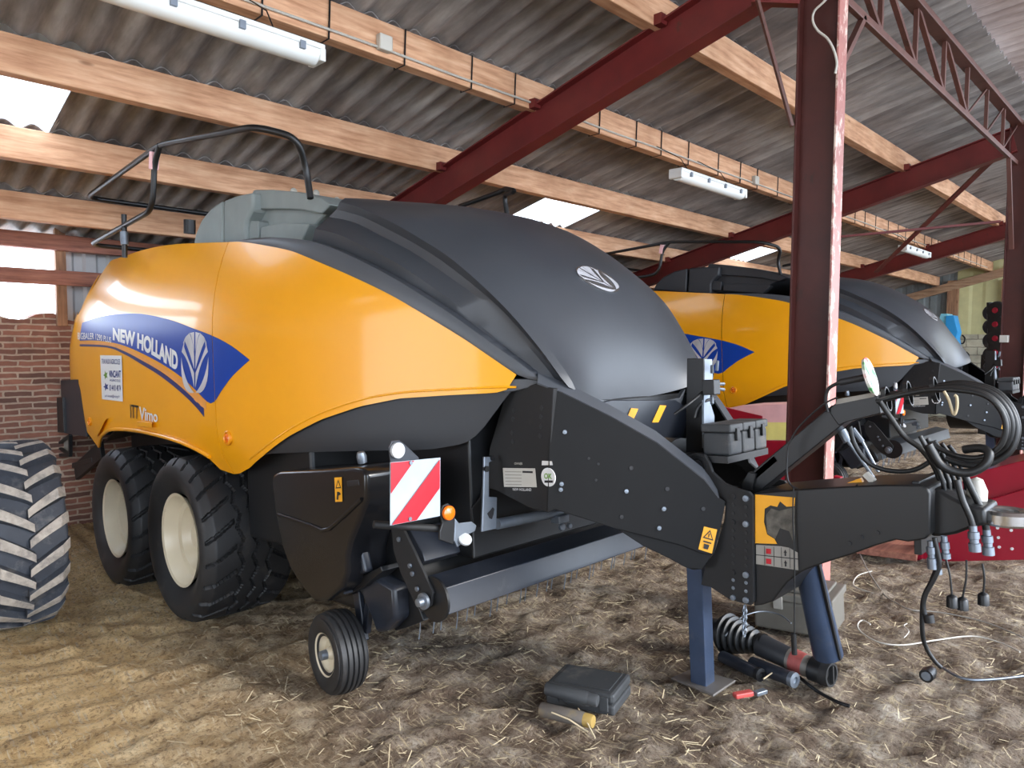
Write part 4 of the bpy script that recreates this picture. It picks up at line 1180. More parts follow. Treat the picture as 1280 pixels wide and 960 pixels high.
poly2([[(.3, .22), (.5, .12), (.62, .35), (.85, .3), (.98, .02), (1, .3), (.99, .8), (.8, .76), (.6, .7), (.4, .74), (.27, .6)]], [(944,679),(994,683),(994,622),(944,618)], ft, 'worn_warning_sticker', simple('rubbed_sticker', rgb(84, 80, 72), .7, var=.5, scale=30), TG)
G1_ = poly2([[(0, 0), (1, -.05), (1, .75), (.8, .95), (.6, 1), (0, 1)]], [(945,705),(998,711.5),(997,684),(945,681)], ft, 'grey_label', M['label_grey'], TG); G1_['label'] = 'grey instruction label with arrows'
for k in (.2, .42, .6, .8): poly2([[(k, 0), (k + .012, 0), (k + .012, .95), (k, .95)]], [(945,705),(998,711.5),(997,684),(945,681)], ft2, 'print_line', M['black_ink'], G1_)
poly2([[(0, .46), (1, .44), (1, .48), (0, .5)]], [(945,705),(998,711.5),(997,684),(945,681)], ft2, 'print_line', M['black_ink'], G1_)
for (a1, b1) in ((.3, .7), (.3, .2)): poly2([[(a1-.06, b1-.12), (a1+.06, b1-.12), (a1+.06, b1+.14), (a1-.06, b1+.14)]], [(945,705),(998,711.5),(997,684),(945,681)], ft3, 'red_mark', M['red_film'], G1_)
for (a1, b1) in ((.7, .7), (.7, .2)): poly2([[(a1-.02, b1-.15), (a1+.02, b1-.15), (a1+.02, b1), (a1+.04, b1), (a1, b1+.16), (a1-.04, b1), (a1-.02, b1)]], [(945,705),(998,711.5),(997,684),(945,681)], ft3, 'arrow_mark', M['black_ink'], G1_)
for q in ((1077,671.5),(1062,679),(1097,666)): bolt(*q, ft, .008, M['black_ink'], TG, name='hole', h=.002)
# yoke and towing eye
mb = MB()
ya = YC - .10
Yk = [my(u, v, ya) for u, v in ((1163,611),(1172,611),(1190,622),(1212,632),(1232,636),(1233,656),(1216,660),(1195,668),(1178,671),(1163,671))]
mb.prism(Yk, (0, .20, 0)); YK = mb.build('yoke', M['steel_black'], B, bevel=.012, smooth=40)
mb = MB(); mb.box((4.04, YC - .13, .28), (4.065, YC + .13, .55)); mb.build('end_flange', M['steel_black'], YK, bevel=.003)
he = my(1257, 646, YC)
mb = MB(); mb.lathe([(-.022, .040), (-.026, .05), (-.026, .072), (-.016, .084), (.016, .084), (.026, .072), (.026, .05), (.022, .040), (-.022, .040)], he, (.03, 0, 1), 32); HE = mb.build('towing_eye', M['chrome'], B, smooth=35)
mb = MB(); mb.bar(my(1228, 646, YC), he + V((-.06, 0, 0)), .07, .045); mb.build('eye_shank', M['chrome'], HE, bevel=.008)
# jack leg
jc = tom(gpt(880, 858)); 
jx, jy = jc.x, jc.y
mb = MB(); mb.box((jx - .045, jy - .045, -.495), (jx + .037, jy + .037, .25)); JK = mb.build('jack_leg', M['leg_steel'], B, bevel=.004)
mb = MB(); q = [tom(gpt(u, v)) + V((0, 0, .012)) for u, v in ((839,853),(866,841),(920,856),(892,875))]; mb.prism(q, (0, 0, .012)); mb.build('foot_plate', simple('worn_plate', rgb(112, 108, 104), .5, .5), JK, bevel=.004)
# support tube hanging from the tongue
bt = tom(gpt(1034, 824)); bt = V((bt.x, .26, 0)); 
p_b = my(1035, 818, .22); p_t = my(1006, 690, .06)
mb = MB(); mb.tube([p_t, p_b], [.055, .066], 20); SU = mb.build('support_tube', M['leg_steel'], B, smooth=40)
mb = MB(); d_ = (p_b - p_t).normalized(); s1_ = V((.062, -.026, 0)); mb.bar(p_t + s1_ , p_b + s1_, .012, .012); mb.build('seam', M['steel_black'], SU)

# --- between hood and drawbar --------------------------------------------------------
mb = MB(); mb.box((2.35, -.62, .52), (2.72, .50, .86)); mb.build('front_box', M['steel_black'], B, bevel=.01)
mb = MB(); mb.prism([mx(u, v, 2.76) for u, v in ((745,505),(765,500),(845,500),(862,512),(850,560),(800,548))], (-.05, 0, 0)); FP = mb.build('step_plate', M['blue_steel'], B, bevel=.004)
sx3 = lambda u, v: mx(u, v, 2.764)
for q in ([(780,530),(789,531),(798,511),(789,510)], [(815,528),(823,528),(833,507),(825,506.5)]):
    f_ = flat('yellow_sticker', M['warn'], q, sx3, FP); 
lowrim = [mx(u, v, 2.74) for u, v in ((700,486),(740,497),(778,503),(820,503),(850,497),(857,486),(852,505),(820,512),(778,511),(745,506))]
mb = MB(); mb.prism(lowrim, (-.03, 0, 0)); mb.build('hood_lip', M['trim'], B, bevel=.003)
# gearbox / flywheel housing in the drawbar
mb = MB(); mb.cyl((2.72, YC, .42), (3.0, YC, .42), .24, 28); mb.build('flywheel', M['steel_black'], B, smooth=40)
mb = MB(); mb.tube([(2.95, YC, .42), (3.3, YC, .40), (4.0, YC, .46)], .05, 12); mb.build('drive_line', M['steel_black'], B, smooth=40)
# tall black plate and valve block
ys_ = -.10
mb = MB(); mb.prism([my(u, v, ys_) for u, v in ((858.5,448),(879.5,448),(880,592),(857,600))], (0, .012, 0)); VP = mb.build('valve_stand', M['steel_black'], B, bevel=.003)
xq = my(880, 500, ys_).x
mb = MB(); mb.prism([mx(u, v, xq) for u, v in ((880,449),(890,449),(891,470),(887,500),(893,520),(893,560),(880,560))], (-.01, 0, 0)); mb.build('stand_flange', M['zinc'], VP)
c = mx(889, 484, xq + .03)
mb = MB(); mb.box(tuple(c + V((-.03, -.03, -.035))), tuple(c + V((.03, .03, .035)))); mb.build('valve_block', M['steel_black'], VP, bevel=.004)
for (u, v, du, dv) in ((898,480,7,0),(898,486,7,1),(890,466,0,-9),(896,463,1,-12),(890,497,0,8)):
    mb = MB(); mb.tube([mx(u, v, xq + .03), mx(u + du, v + dv, xq + .04)], .008, 8); mb.build('fitting', M['zinc'], VP, smooth=40)
def hose(px, ys, r, name='hose', mat='hose', parent=B, axis='y', n=8, lab=None):
    k = len(px)
    if not isinstance(ys, (list, tuple)): ys = [ys] * k
    pts = [my(u, v, y) for (u, v), y in zip(px, ys)]
    mb = MB(); mb.tube(smooth_path(pts, 6), r, n); o = mb.build(name, M[mat], parent, smooth=70)
    if lab: o['label'] = lab
    return o
hose([(891,462),(889,475),(880,488),(862,504),(843,518)], [0.0, 0, -.08, -.2, -.25], .007)
hose([(893,499),(882,501),(872,510),(868,522)], [0, -.08, -.11, -.12], .008)
# storage boxes
tb = my(911, 532, -.20); x1 = tb.x
tb_b = my(907, 570, -.20)
w_ = mx(959, 529, x1).y - (-.20)
zt = tb.z; zb2 = tb_b.z
x0 = my(876, 524, -.20).x
for k in range(3):
    a = -.20 + w_ * k / 3 + .006; b = -.20 + w_ * (k + 1) / 3 - .006
    mb = MB(); mb.box((x0, a, zb2), (x1, b, zt - .035)); o = mb.build('storage_box', M['plastic_grey'], B, bevel=.010)
    mb = MB(); mb.box((x0 - .006, a - .004, zt - .033), (x1 + .006, b + .004, zt + .004)); mb.build('lid', M['plastic_grey'], o, bevel=.008)
    mb = MB(); m_y = (a + b) / 2; mb.box((x1, m_y - .015, zt - .07), (x1 + .014, m_y + .015, zt - .015)); mb.build('latch', M['steel_black'], o, bevel=.003)
mb = MB(); mb.box((x0 - .1, -.22, zb2 - .03), (x1, -.20 + w_, zb2)); mb.build('box_tray', M['steel_black'], B)
# --- boom with hoses -------------------------------------------------------------------
yb = YC
bm_ = [my(u, v, yb) for u, v in ((936,612),(958,588),(1000,556),(1048,520),(1062,512),(1112,503))]
mb = MB(); mb.bar(bm_[0], bm_[3] + V((.02, 0, .015)), .09, .085); BO = mb.build('hose_boom', M['steel_black'], B, bevel=.004); BO['label'] = 'black square-tube hose boom'
mb = MB(); mb.prism([my(u, v, yb - .05) for u, v in ((1034,512),(1046,503),(1097,494),(1101,517),(1060,527),(1048,532))], (0, .10, 0)); mb.build('boom_head', M['steel_black'], BO, bevel=.004)
mb = MB(); mb.prism([my(u, v, yb - .055) for u, v in ((1044,506),(1046,499),(1092,490.5),(1093,496))], (0, .11, 0)); mb.build('hose_tray', M['label_grey'], BO, bevel=.002)
mb = MB(); mb.bar(my(925, 612, yb - .03), my(972, 572, yb - .03), .03, .03); mb.build('stay', M['steel_black'], BO, bevel=.003)
mb = MB(); mb.prism([my(u, v, yb - .06) for u, v in ((926,606),(935,590),(945,592),(940,612),(930,616))], (0, .12, 0)); mb.build('boom_foot', M['steel_black'], BO, bevel=.003)
# small disc on its stalk
mb = MB(); dc = my(1088, 471, -.12); rr_ = mray(1088, 471).normalized(); sdv = rr_.cross(V((0, 0, 1))).normalized(); nd = (sdv * .97 - rr_ * .2 + V((0, 0, .24))).normalized(); mb.lathe([(-.007, 0), (-.007, .074), (.004, .078), (.007, .074), (.007, 0)], dc, nd, 28)
def disc_mat():
    t = NT('disc_reflections'); vo = t.obj((9, 9, 9)); f = t.noise(vo, 1.6, 2)
    t.l(t.ramp(f, [(.35, rgb(70, 150, 90)), (.45, rgb(230, 226, 220)), (.6, rgb(236, 230, 226)), (.7, rgb(206, 80, 84))]), t.b.inputs['Base Color']); t.b.inputs['Roughness'].default_value = .25; return t.m  # green and red reflections painted into the disc's colour
o = mb.build('plug_disc', disc_mat(), B, smooth=30); o['label'] = 'round mirror-like disc on a cable, painted with green and red reflections'
hose([(1078,473),(1060,475),(1045,480),(1035,487),(1032,500),(1035,515)], -.12, .007, 'sensor_cable')
mb = MB(); mb.tube([my(1080, 472, -.12), my(1050, 478, -.12)], .014, 10); mb.build('plug_stem', M['lower'], B, smooth=40)
# big hose loops
def yv(a, b, n): return [a + (b - a) * i / (n - 1) for i in range(n)]
rng = random.Random(5)
loop = [(1092,501),(1125,492),(1160,486),(1200,483),(1235,490),(1256,508),(1265,532),(1260,556),(1245,570),(1225,577),(1200,575),(1178,567),(1160,556)]
for k in range(7):
    o_ = (k - 3) * 2.6
    cx_, cy_ = 1190, 530
    px = []
    for i, (u, v) in enumerate(loop):
        f = (len(loop) - i) / len(loop)
        sc = 1 + (o_ / 75) * (1 if 2 < i else .35)
        px.append((cx_ + (u - cx_) * sc, cy_ + (v - cy_) * sc + (k % 3) * .8))
    hose(px, yv(-.12 + .035 * k, -.10 + .05 * ((k * 3) % 7), len(px)), .0095 + .002 * (k % 2), lab='thick black hydraulic hose in the looped bundle')
hose([(1160,556),(1175,580),(1195,590),(1215,590),(1232,580),(1236,566),(1225,560),(1205,562)], yv(-.2, -.1, 8), .015)
hose([(1062,533),(1068,555),(1085,578),(1110,588),(1140,588),(1165,575),(1176,560)], yv(-.14, -.05, 7), .009)
hose([(1100,502),(1112,520),(1130,545),(1150,560),(1166,580),(1175,600)], yv(-.15, -.1, 6), .010)
hose([(1046,497),(1030,505),(1010,522),(994,540),(985,562),(985,600),(1000,612),(1030,618),(1062,612),(1072,606)], yv(-.16, -.22, 10), .0035, 'thin_cable')
for k in range(5):
    u0 = 1170 + 7 * k
    hose([(1150 + 9*k,545 + 3*k),(1163+8*k,570),(u0 + 8,600),(u0 + 12,630),(u0 + 14 + 3*k,655)], yv(-.14 + .04*k, -.10 + .05*k, 5), .008, lab='hydraulic hose hanging by the hitch')
# tie clips on the bundle
for (u, v) in ((1135,492),(1168,487),(1108,499)):
    c = my(u, v, -.03); mb = MB(); mb.lathe([(-.008, .05), (.008, .05), (.008, .044), (-.008, .044)], c, (1, .1, .15), 14); mb.build('hose_clip', M['steel_black'], B)
# bright hooks
hose([(1180,489),(1186,500),(1192,518),(1196,510),(1196,497),(1193,494)], -.2, .005, 'hose_hook', 'beige')
# hanging couplings
def coupling(u, v, y, L=.09, r=.018):
    a = my(u, v, y); mb = MB(); prof = [(0, r * .7), (.02, r * .7), (.022, r), (.045, r), (.047, r * .8), (.06, r * .8), (.062, r * 1.05), (L, r * 1.05), (L + .002, 0)]
    mb.lathe(prof, a, (0.05, 0, -1), 14); mb.build('coupling', M['zinc'], B, smooth=35)
def cap(u, v, y, top, col='steel_black'):
    hose([top, ((top[0]+u)/2 + 2, (top[1]+v)/2), (u, v)], y, .0035, 'cap_string'); a = my(u, v, y)
    mb = MB(); mb.lathe([(-.005, .006), (0, .014), (.006, .018), (.04, .019), (.042, 0)], a, (0, 0, -1), 12); mb.build('dust_cap', M[col], B, smooth=35)
coupling(1216, 657, -.18); coupling(1233, 662, -.10); coupling(1180, 670, -.2, .08, .015); coupling(1163, 676, -.22, .1, .016); coupling(1170, 690, -.17, .08, .014)
hose([(1196,600),(1203,625),(1212,645),(1216,658)], -.18, .011); hose([(1205,592),(1216,615),(1228,640),(1233,663)], -.10, .012)
cap(1190, 745, -.2, (1180, 690)); cap(1203, 748, -.18, (1208, 700)); cap(1229, 742, -.10, (1228, 705)); 
mb = MB(); c = my(1222, 630, -.02); mb.lathe([(0, .03), (.05, .034), (.09, .02), (.1, 0)], c, (0, 0, 1), 12); mb.build('valve_pot', M['pale_label'], B, smooth=40)
# electrical lead dangling to the ground with its plug
hose([(1168,672),(1172,690),(1174,705),(1168,722),(1157,742),(1154,758),(1158,775)], [-.22]*7, .009, 'electric_lead')
mb = MB(); mb.tube([my(1160, 768, -.22), my(1162, 778, -.22)], .018, 10); mb.build('plug', M['steel_black'], B, smooth=40)
hose([(1174,700),(1165,725),(1154,750),(1153,790),(1158,810),(1168,826),(1176,834)], yv(-.2, -.10, 7), .008, 'electric_lead')
# clutter under the boom: light cylinders and cords
mb = MB(); mb.tube([my(1052, 538, 0), my(1060, 552, 0)], .018, 10); mb.tube([my(1058, 549, 0), my(1092, 597, 0)], .007, 8); mb.build('gas_strut', M['zinc'], B, smooth=40)
mb = MB(); mb.tube([my(1066, 536, .02), my(1078, 552, .02)], .010, 8); mb.tube([my(1078, 552, .02), my(1098, 590, .02)], .006, 8); mb.build('gas_strut', M['zinc'], B, smooth=40)
mb = MB(); mb.bar(my(1062, 606, -.1), my(1078, 600, -.1), .02, .02); mb.build('tag', M['warn'], B); mb = MB(); mb.bar(my(1082, 592, -.1), my(1092, 602, -.1), .03, .02); mb.build('tag', M['pale_label'], B)
# strings and chain below the tongue
hose([(992,610),(991,650),(993,700),(993,795)], YT_ - .02, .003, 'hanging_cord'); mb = MB(); mb.cyl(my(992, 792, YT_ - .02), my(993, 818, YT_ - .02), .011, 10); mb.build('cord_plug', M['steel_black'], B)
ch = MB()
for k in range(9):
    c = my(931 - .1*k, 760 + 4 * k, -.15); r_ = .010
    ch.tube([c + (V((math.cos(t), 0, math.sin(t) * 1.5)) if k % 2 else V((0, math.cos(t), math.sin(t) * 1.5))) * r_ for t in [q * math.pi / 4 for q in range(8)]], .0028, 5, closed=True)
ch.build('safety_chain', M['zinc'], B)
# --- hand rails over the roof --------------------------------------------------------
def rail(pts, name='hand_rail', r=.019, lab=None):
    mb = MB(); mb.tube(fillet(pts, .14, 6), r, 12); o = mb.build(name, M['steel_black'], B, smooth=60)
    if lab: o['label'] = lab
    return o
yf, yr = -.95, -1.30
p = {k: my(*k, -.95 if k[0] > 375 else (-1.05 if k[0] > 365 else (-1.2 if k[0] > 300 else yr))) for k in ((388,248),(383,212),(372,172),(320,158),(290,160),(200,181),(108,247),(193,205),(191,262),(112,306),(157,322),(155,288))}
far = lambda q, y: V((q.x, y, q.z))
rail([p[(388,248)], p[(383,212)], p[(372,172)], p[(320,158)], p[(200,181)], p[(108,247)], far(p[(108,247)], .95) + V((0, 0, 0))], lab='long black tubular hand rail over the rear deck')
rail([p[(200,181)], p[(193,205)], p[(191,262)], p[(112,306)], far(p[(112,306)], -.80)])
rail([my(155, 268, yr), my(156, 322, yr)])
mb = MB(); mb.bar(my(193, 190, yr), my(192, 212, yr), .05, .05); mb.build('red_tag', M['pink'], B, bevel=.004)
mb = MB(); mb.cyl(my(155, 290, yr), my(156, 306, yr), .028, 12); mb.build('rail_sleeve', M['zinc'], B, smooth=40)
mb = MB(); mb.cyl(my(237, 275, -.6), my(237, 292, -.6), .05, 10); mb.build('work_lamp', M['steel_black'], B, smooth=40)
# far-side rails seen over the crown
yq = .86
rail([my(575, 258, yq), my(625, 240, yq), my(632, 236, yq), my(646, 239, yq - .12), my(630, 243, yq), my(634, 270, yq)])
# --- rear of the machine -----------------------------------------------------------------
yR = -1.22
mb = MB(); mb.prism([my(u, v, yR) for u, v in ((75.5,475.5),(100,474),(108,546),(87,543),(78,541))], (0, .3, 0)); RC = mb.build('rear_chute_box', M['blue_steel'], B, bevel=.006)
mb = MB(); mb.prism([my(u, v, yR - .02) for u, v in ((52.6,498),(78,496.5),(80,541),(55.5,539.5))], (0, .3, 0)); mb.build('lamp_box', M['steel_black'], RC, bevel=.004)
fr = [my(u, v, yR) for u, v in ((46,540),(88,544),(88,569),(56,568))]
mb = MB(); mb.bar(fr[0], fr[3], .03, .03); mb.bar(fr[1], fr[2], .03, .03); mb.bar(fr[3], fr[2], .03, .03); mb.bar(fr[0], fr[2], .02, .03, (0, 1, 0)); mb.bar(fr[3], fr[1], .02, .03, (0, 1, 0)); XF = mb.build('cross_braced_frame', M['steel_black'], B)
mb = MB(); mb.prism([my(u, v, yR + .03) for u, v in ((50,544),(86,546),(86,566),(57,566))], (0, .01, 0)); mb.build('grey_panel', M['label_grey'], XF)
mb = MB(); mb.bar(my(70, 588, -1.1), my(118, 575, -1.1), .05, .05); mb.bar(my(96, 590, -1.1), my(128, 562, -1.1), .04, .16); mb.build('rear_arm', M['steel_black'], B, bevel=.006)
mb = MB(); mb.box((-2.9, -.7, .05), (-1.9, .58, 1.3)); mb.build('bale_chute', M['steel_black'], B, bevel=.01)
# --- the second baler ---------------------------------------------------------------------
B2_ = copy_tree(B)
B2_.location = MO + V((0.0, 6.2, 0.02))
tag(B2_, 'second yellow baler with all-dark hood, standing behind the middle post', 'baler')
B['group'] = 'square balers'; B2_['group'] = 'square balers'
def walk(o):
    yield o
    for c in o.children: yield from walk(c)
drop = []
SKIP = ('sticker', 'electric_lead', 'plug.', 'hanging_cord', 'cord_plug', 'plug_disc', 'plug_stem', 'sensor_cable', 'thin_cable', 'safety_chain')
for o in list(walk(B2_)):
    if o.name.startswith(('knotter_hood', 'hood_step')):
        o.data = o.data.copy(); o.data.materials.clear(); o.data.materials.append(M['knot_dark'])
        if 'label' in o.keys(): del o['label']
    if o.name.startswith(SKIP): drop += [q.name for q in walk(o)]
for n_ in sorted(set(drop)): bpy.data.objects.remove(bpy.data.objects[n_])
# ------------------------------------------------------------------ loose things in the barn
GN = V((-math.sin(TILT), 0, math.cos(TILT)))
# tractor tyre at the left edge
def ag_tyre():
    R, W = .60, .41; h = W / 2
    root = empty('tractor_wheel', (0, 0, 0)); 
    sec = [(-h*.72, .30), (-h*.84, .33), (-h*.98, .42), (-h, .49), (-h*.93, .54), (-h*.80, R-.052)]
    L_ = smooth_path([V((a, b, 0)) for a, b in sec], 4)
    T_ = [V((-h*.8 + 1.6*h*i/8, R - .052 + .016*math.sin(math.pi*i/8), 0)) for i in range(1, 8)]
    pr = L_ + T_ + [V((-p.x, p.y, 0)) for p in L_][::-1]
    mb = MB(); mb.lathe([(p.x, p.y) for p in pr], (0, 0, 0), (0, 1, 0), 96)
    ty = mb.build('tyre', M['rubber_dusty'], root, smooth=50)
    N = 21
    for s in (-1, 1):
        for k in range(N):
            th0 = 2 * math.pi * (k + (.5 if s > 0 else 0)) / N
            mb = MB(); A_l = []; B_l = []; nn = 9
            for i in range(nn + 1):
                t = i / nn; y = s * (-.015 + t * (h * 1.0 + .015)); sw = .24 * t ** .9    # sweeps back towards the shoulder
                th = th0 + sw * 1.0; hw = (.026 + .012 * t)
                drop_ = 0 if t < .8 else (t - .8) * .26
                rt = R + .0 - drop_ + .012 * (1 - t); rb = R - .075 - drop_ * 1.6
                for (lst, r_, w_) in ((A_l, rt, hw), (B_l, rb, hw * 1.35)):
                    for e_ in (-1, 1):
                        a = th + e_ * w_ / R; lst.append(V((r_ * math.cos(a), y, r_ * math.sin(a))))
            n2 = nn + 1
            vs = A_l + B_l; o_ = 2 * n2; fc = []
            for i in range(nn):
                a, b, c, d = 2*i, 2*i+1, 2*i+3, 2*i+2
                fc.append(((a, b, c, d), 1)); fc.append(((a, d, o_+d, o_+a), 0)); fc.append(((b, o_+b, o_+c, c), 0))
            fc.append(((0, o_, o_+1, 1), 0)); e = 2 * nn; fc.append(((e, e+1, o_+e+1, o_+e), 0))
            mb.v = [tuple(v) for v in vs]
            for f, mi in fc: mb.f.append(list(f)); mb.mi.append(mi)
            mb.build('lug', [M['rubber_dusty'], M['lug_dust']], ty, bevel=.004)
    rb = MB(); rb.lathe([(-.16, .315), (-.14, .30), (-.10, .29), (.0, .285), (.02, .25), (.03, .12), (.0, .1), (.0, .0)], (0, 0, 0), (0, 1, 0), 40); rb.build('rim', M['steel_black'], root, smooth=40)
    return root
AT = ag_tyre()
tg = gpt(44, 797)
yt_ = wx(46, 680, -4.99).y
AT.location = (-5.58, yt_, ground(-5.58, .9) + .588); AT.rotation_euler = (0, rad(4), rad(-2))
tag(AT, 'big lugged tractor wheel with pale dusty lugs, cut by the left edge', 'wheel')

# tool case with two spray cans in front
A = gpt(682, 880); Bp = gpt(768, 897); D = gpt(790, 874)
ux = (Bp - A); Lx = ux.length; ux.normalize(); uy = (D - Bp); uy = (uy - ux * uy.dot(ux)); Ly = max(.2, uy.length); uy.normalize()
Ly = .24
case = empty('tool_case', A); tag(case, 'grey plastic tool case lying on the straw with two cans before it', 'tool case')
def lp(x, y, z): return ux * x + uy * y + GN * z
def lbox(mb, lo, hi):
    p = [lp(*q) for q in ((lo[0],lo[1],lo[2]),(hi[0],lo[1],lo[2]),(hi[0],hi[1],lo[2]),(lo[0],hi[1],lo[2]),(lo[0],lo[1],hi[2]),(hi[0],lo[1],hi[2]),(hi[0],hi[1],hi[2]),(lo[0],hi[1],hi[2]))]
    mb.add(p, [(0,3,2,1),(4,5,6,7),(0,1,5,4),(1,2,6,5),(2,3,7,6),(3,0,4,7)])
mb = MB(); lbox(mb, (0, 0, .0), (Lx, Ly, .048)); mb.build('lower_shell', M['plastic_grey'], case, bevel=.012)
mb = MB(); lbox(mb, (0, .0, .050), (Lx, Ly, .098)); mb.build('upper_shell', M['plastic_grey'], case, bevel=.014)
mb = MB(); lbox(mb, (.03, .03, .098), (Lx - .03, Ly - .03, .102)); mb.build('lid_panel', M['plastic_grey'], case, bevel=.003)
mb = MB(); mb.tube(fillet([lp(Lx*.33, .004, .05), lp(Lx*.33, -.035, .05), lp(Lx*.67, -.035, .05), lp(Lx*.67, .004, .05)], .02), .011, 8); mb.build('handle', M['plastic_grey'], case, smooth=50)
for x in (.14, .86):
    mb = MB(); lbox(mb, (Lx*x - .02, -.008, .02), (Lx*x + .02, .004, .08)); mb.build('latch', M['plastic_grey'], case, bevel=.003)
def can(a, b, r, label, mat, ends):
    o = empty('spray_can', a); tag(o, label, 'can', 'cans before the tool case'); d = (b - a)
    mb = MB(); n = d.normalized(); L = d.length
    mb.lathe([(0, r*.2), (0, r*.92), (.004, r), (L*.8, r), (L*.84, r*.9)], (0, 0, 0), n, 20); mb.build('body', mat, o, smooth=35)
    mb = MB(); mb.lathe([(L*.84, r*.92), (L*.97, r*.9), (L, r*.8), (L+.001, 0)], (0, 0, 0), n, 20); mb.build('cap', ends, o, smooth=35)
up = GN
a = gpt(677, 896) + up * .033; b = gpt(742, 912) + up * .033
can(a, b, .031, 'dusty spray can, front one of the two, yellowish end', simple('dusty_can', rgb(98, 92, 86), .5, var=.2, dust=(rgb(160, 134, 70), .2)), simple('tan_cap', rgb(150, 124, 66), .6))
a2 = gpt(684, 888) + up * .10; b2 = gpt(748, 901) + up * .085
can(a2, b2, .029, 'grey can lying between the tool case and the front can', M['plastic_grey'], M['plastic_grey'])

# drive shaft lying by the jack
e0 = gpt(905, 815); e1 = gpt(1036, 858)
dv = (e1 - e0); L = dv.length; dn = dv.normalized()
ds = empty('drive_shaft', e0); tag(ds, 'drive shaft with ribbed rubber guard lying on the ground beside the jack', 'drive shaft')
def shp(t, h=0): return dn * (L * t) + GN * h
mb = MB(); prof = []
for k in range(7):
    s0 = .02 + .055 * k; r = .105 - .009 * k
    prof += [(L*s0*1.0, r*.80), (L*(s0+.018), r), (L*(s0+.034), r)]
prof += [(L*.42, .052)]
mb.lathe(prof, (0, 0, 0), dn, 28); bl_ = mb.build('ribbed_guard', M['hose'], ds, smooth=40); bl_.location = GN * .105
mb = MB(); mb.lathe([(-.10*1, .03), (-.09, .055), (-.02, .06), (.0, .09), (.02, .09)], (0, 0, 0), dn, 20); y_ = mb.build('yoke', M['steel_black'], ds, smooth=35); y_.location = GN * .105
def cyl_at(name, t0, t1, r0, r1, h0, h1, mat, n=20):
    mb = MB(); mb.tube([shp(t0, h0), shp(t1, h1)], [r0, r1], n); return mb.build(name, mat, ds, smooth=40)
cyl_at('outer_tube', .38, .66, .058, .052, .098, .074, M['lower'])
cyl_at('inner_tube', .66, .86, .053, .05, .074, .062, simple('grey_tube', rgb(112, 108, 102), .5, .2, var=.15))
cyl_at('red_label', .69, .80, .0545, .052, .0735, .066, simple('faded_red_label', rgb(150, 74, 70), .6, var=.3, scale=20))
cyl_at('collar', .86, .96, .058, .058, .062, .058, M['steel_black'])
mb = MB(); mb.lathe([(L*.95, .058), (L*1.03, .055), (L*1.03, .045), (L*.97, .04), (L*.97, 0)], GN * .058, dn, 20); sd_ = dn.cross(GN); mb.bar(shp(1.03, .02), shp(1.03, .10), .012, .016); mb.build('end_yoke', M['steel_matte'], ds, smooth=30, bevel=0)
def cylthing(name, px0, px1, r, label, mat, capm, cat):
    a = gpt(*px0) + GN * r; b = gpt(*px1) + GN * r; o = empty(name, a); tag(o, label, cat)
    mb = MB(); mb.tube([(0, 0, 0), b - a], r, 16); mb.build('barrel', mat, o, smooth=40)
    n = (b - a).normalized(); mb = MB(); mb.lathe([(-.004, r * 1.06), (.018, r*1.06), (.020, r*.7), (.021, r*.5), (.012, r*.45), (.01, 0)], b - a, n, 16); mb.build('end_cap', capm, o, smooth=35)
cylthing('hydraulic_cylinder', (940, 838), (990, 858), .034, 'dark hydraulic cylinder on the ground below the drive shaft, ringed grey end', M['blue_steel'], M['zinc'], 'cylinder')
cylthing('hydraulic_cylinder', (903, 828), (948, 850), .030, 'shorter blue-black cylinder between the jack foot and the longer one', M['blue_steel'], M['steel_black'], 'cylinder')
mb = MB(); a = gpt(918, 873); b = gpt(940, 869); mb.bar(a + GN * .012, b + GN * .012, .035, .022, GN); tag(mb.build('red_handle', M['pink'] if False else simple('red_plastic', rgb(176, 70, 66), .5), bevel=.005), 'short red plastic handle on the straw right of the jack foot', 'handle')
mb = MB(); a = gpt(944, 870); b = gpt(957, 866); mb.bar(a + GN * .01, b + GN * .01, .03, .018, GN); tag(mb.build('steel_fitting', M['zinc'], bevel=.003), 'small bluish metal fitting beside the red handle', 'fitting')
def ground_cord(px, r, label, mat, name='cord', lift=.012):
    pts = [gpt(u, v) + GN * lift for u, v in px]; mb = MB(); mb.tube(smooth_path(pts, 7), r, 7); o = mb.build(name, M[mat], smooth=70); tag(o, label, 'cord'); return o
ground_cord([(908,829),(925,806),(950,796),(975,800),(990,812)], .004, 'thin grey cord looping over the drive shaft', 'zinc', lift=.14)
ground_cord([(1000,850),(1020,866),(1045,880),(1062,886)], .008, 'dark thin stick pointing right from the drive shaft', 'steel_black', 'stick')
ground_cord([(1176,836),(1195,848),(1215,853),(1245,852),(1280,848)], .006, 'grey lead running out to the right edge from the black plug', 'zinc', 'electric_lead')
ground_cord([(1073,690),(1085,715),(1105,745),(1122,757),(1140,765),(1175,768),(1230,780),(1280,800)], .004, 'thin grey string trailing from the tongue to the right edge', 'label_grey')
ground_cord([(1088,783),(1078,778),(1072,784),(1078,794),(1100,806),(1130,809),(1170,803),(1215,798),(1250,806),(1275,818)], .004, 'pale string curling left then out to the right', 'cable_white')
ground_cord([(1095,745),(1068,735),(1072,722),(1090,716)], .004, 'short pale string curl behind the support tube', 'cable_white')
ground_cord([(1130,800),(1136,792),(1130,785),(1134,782)], .003, 'tiny pale string curl in the straw', 'cable_white')
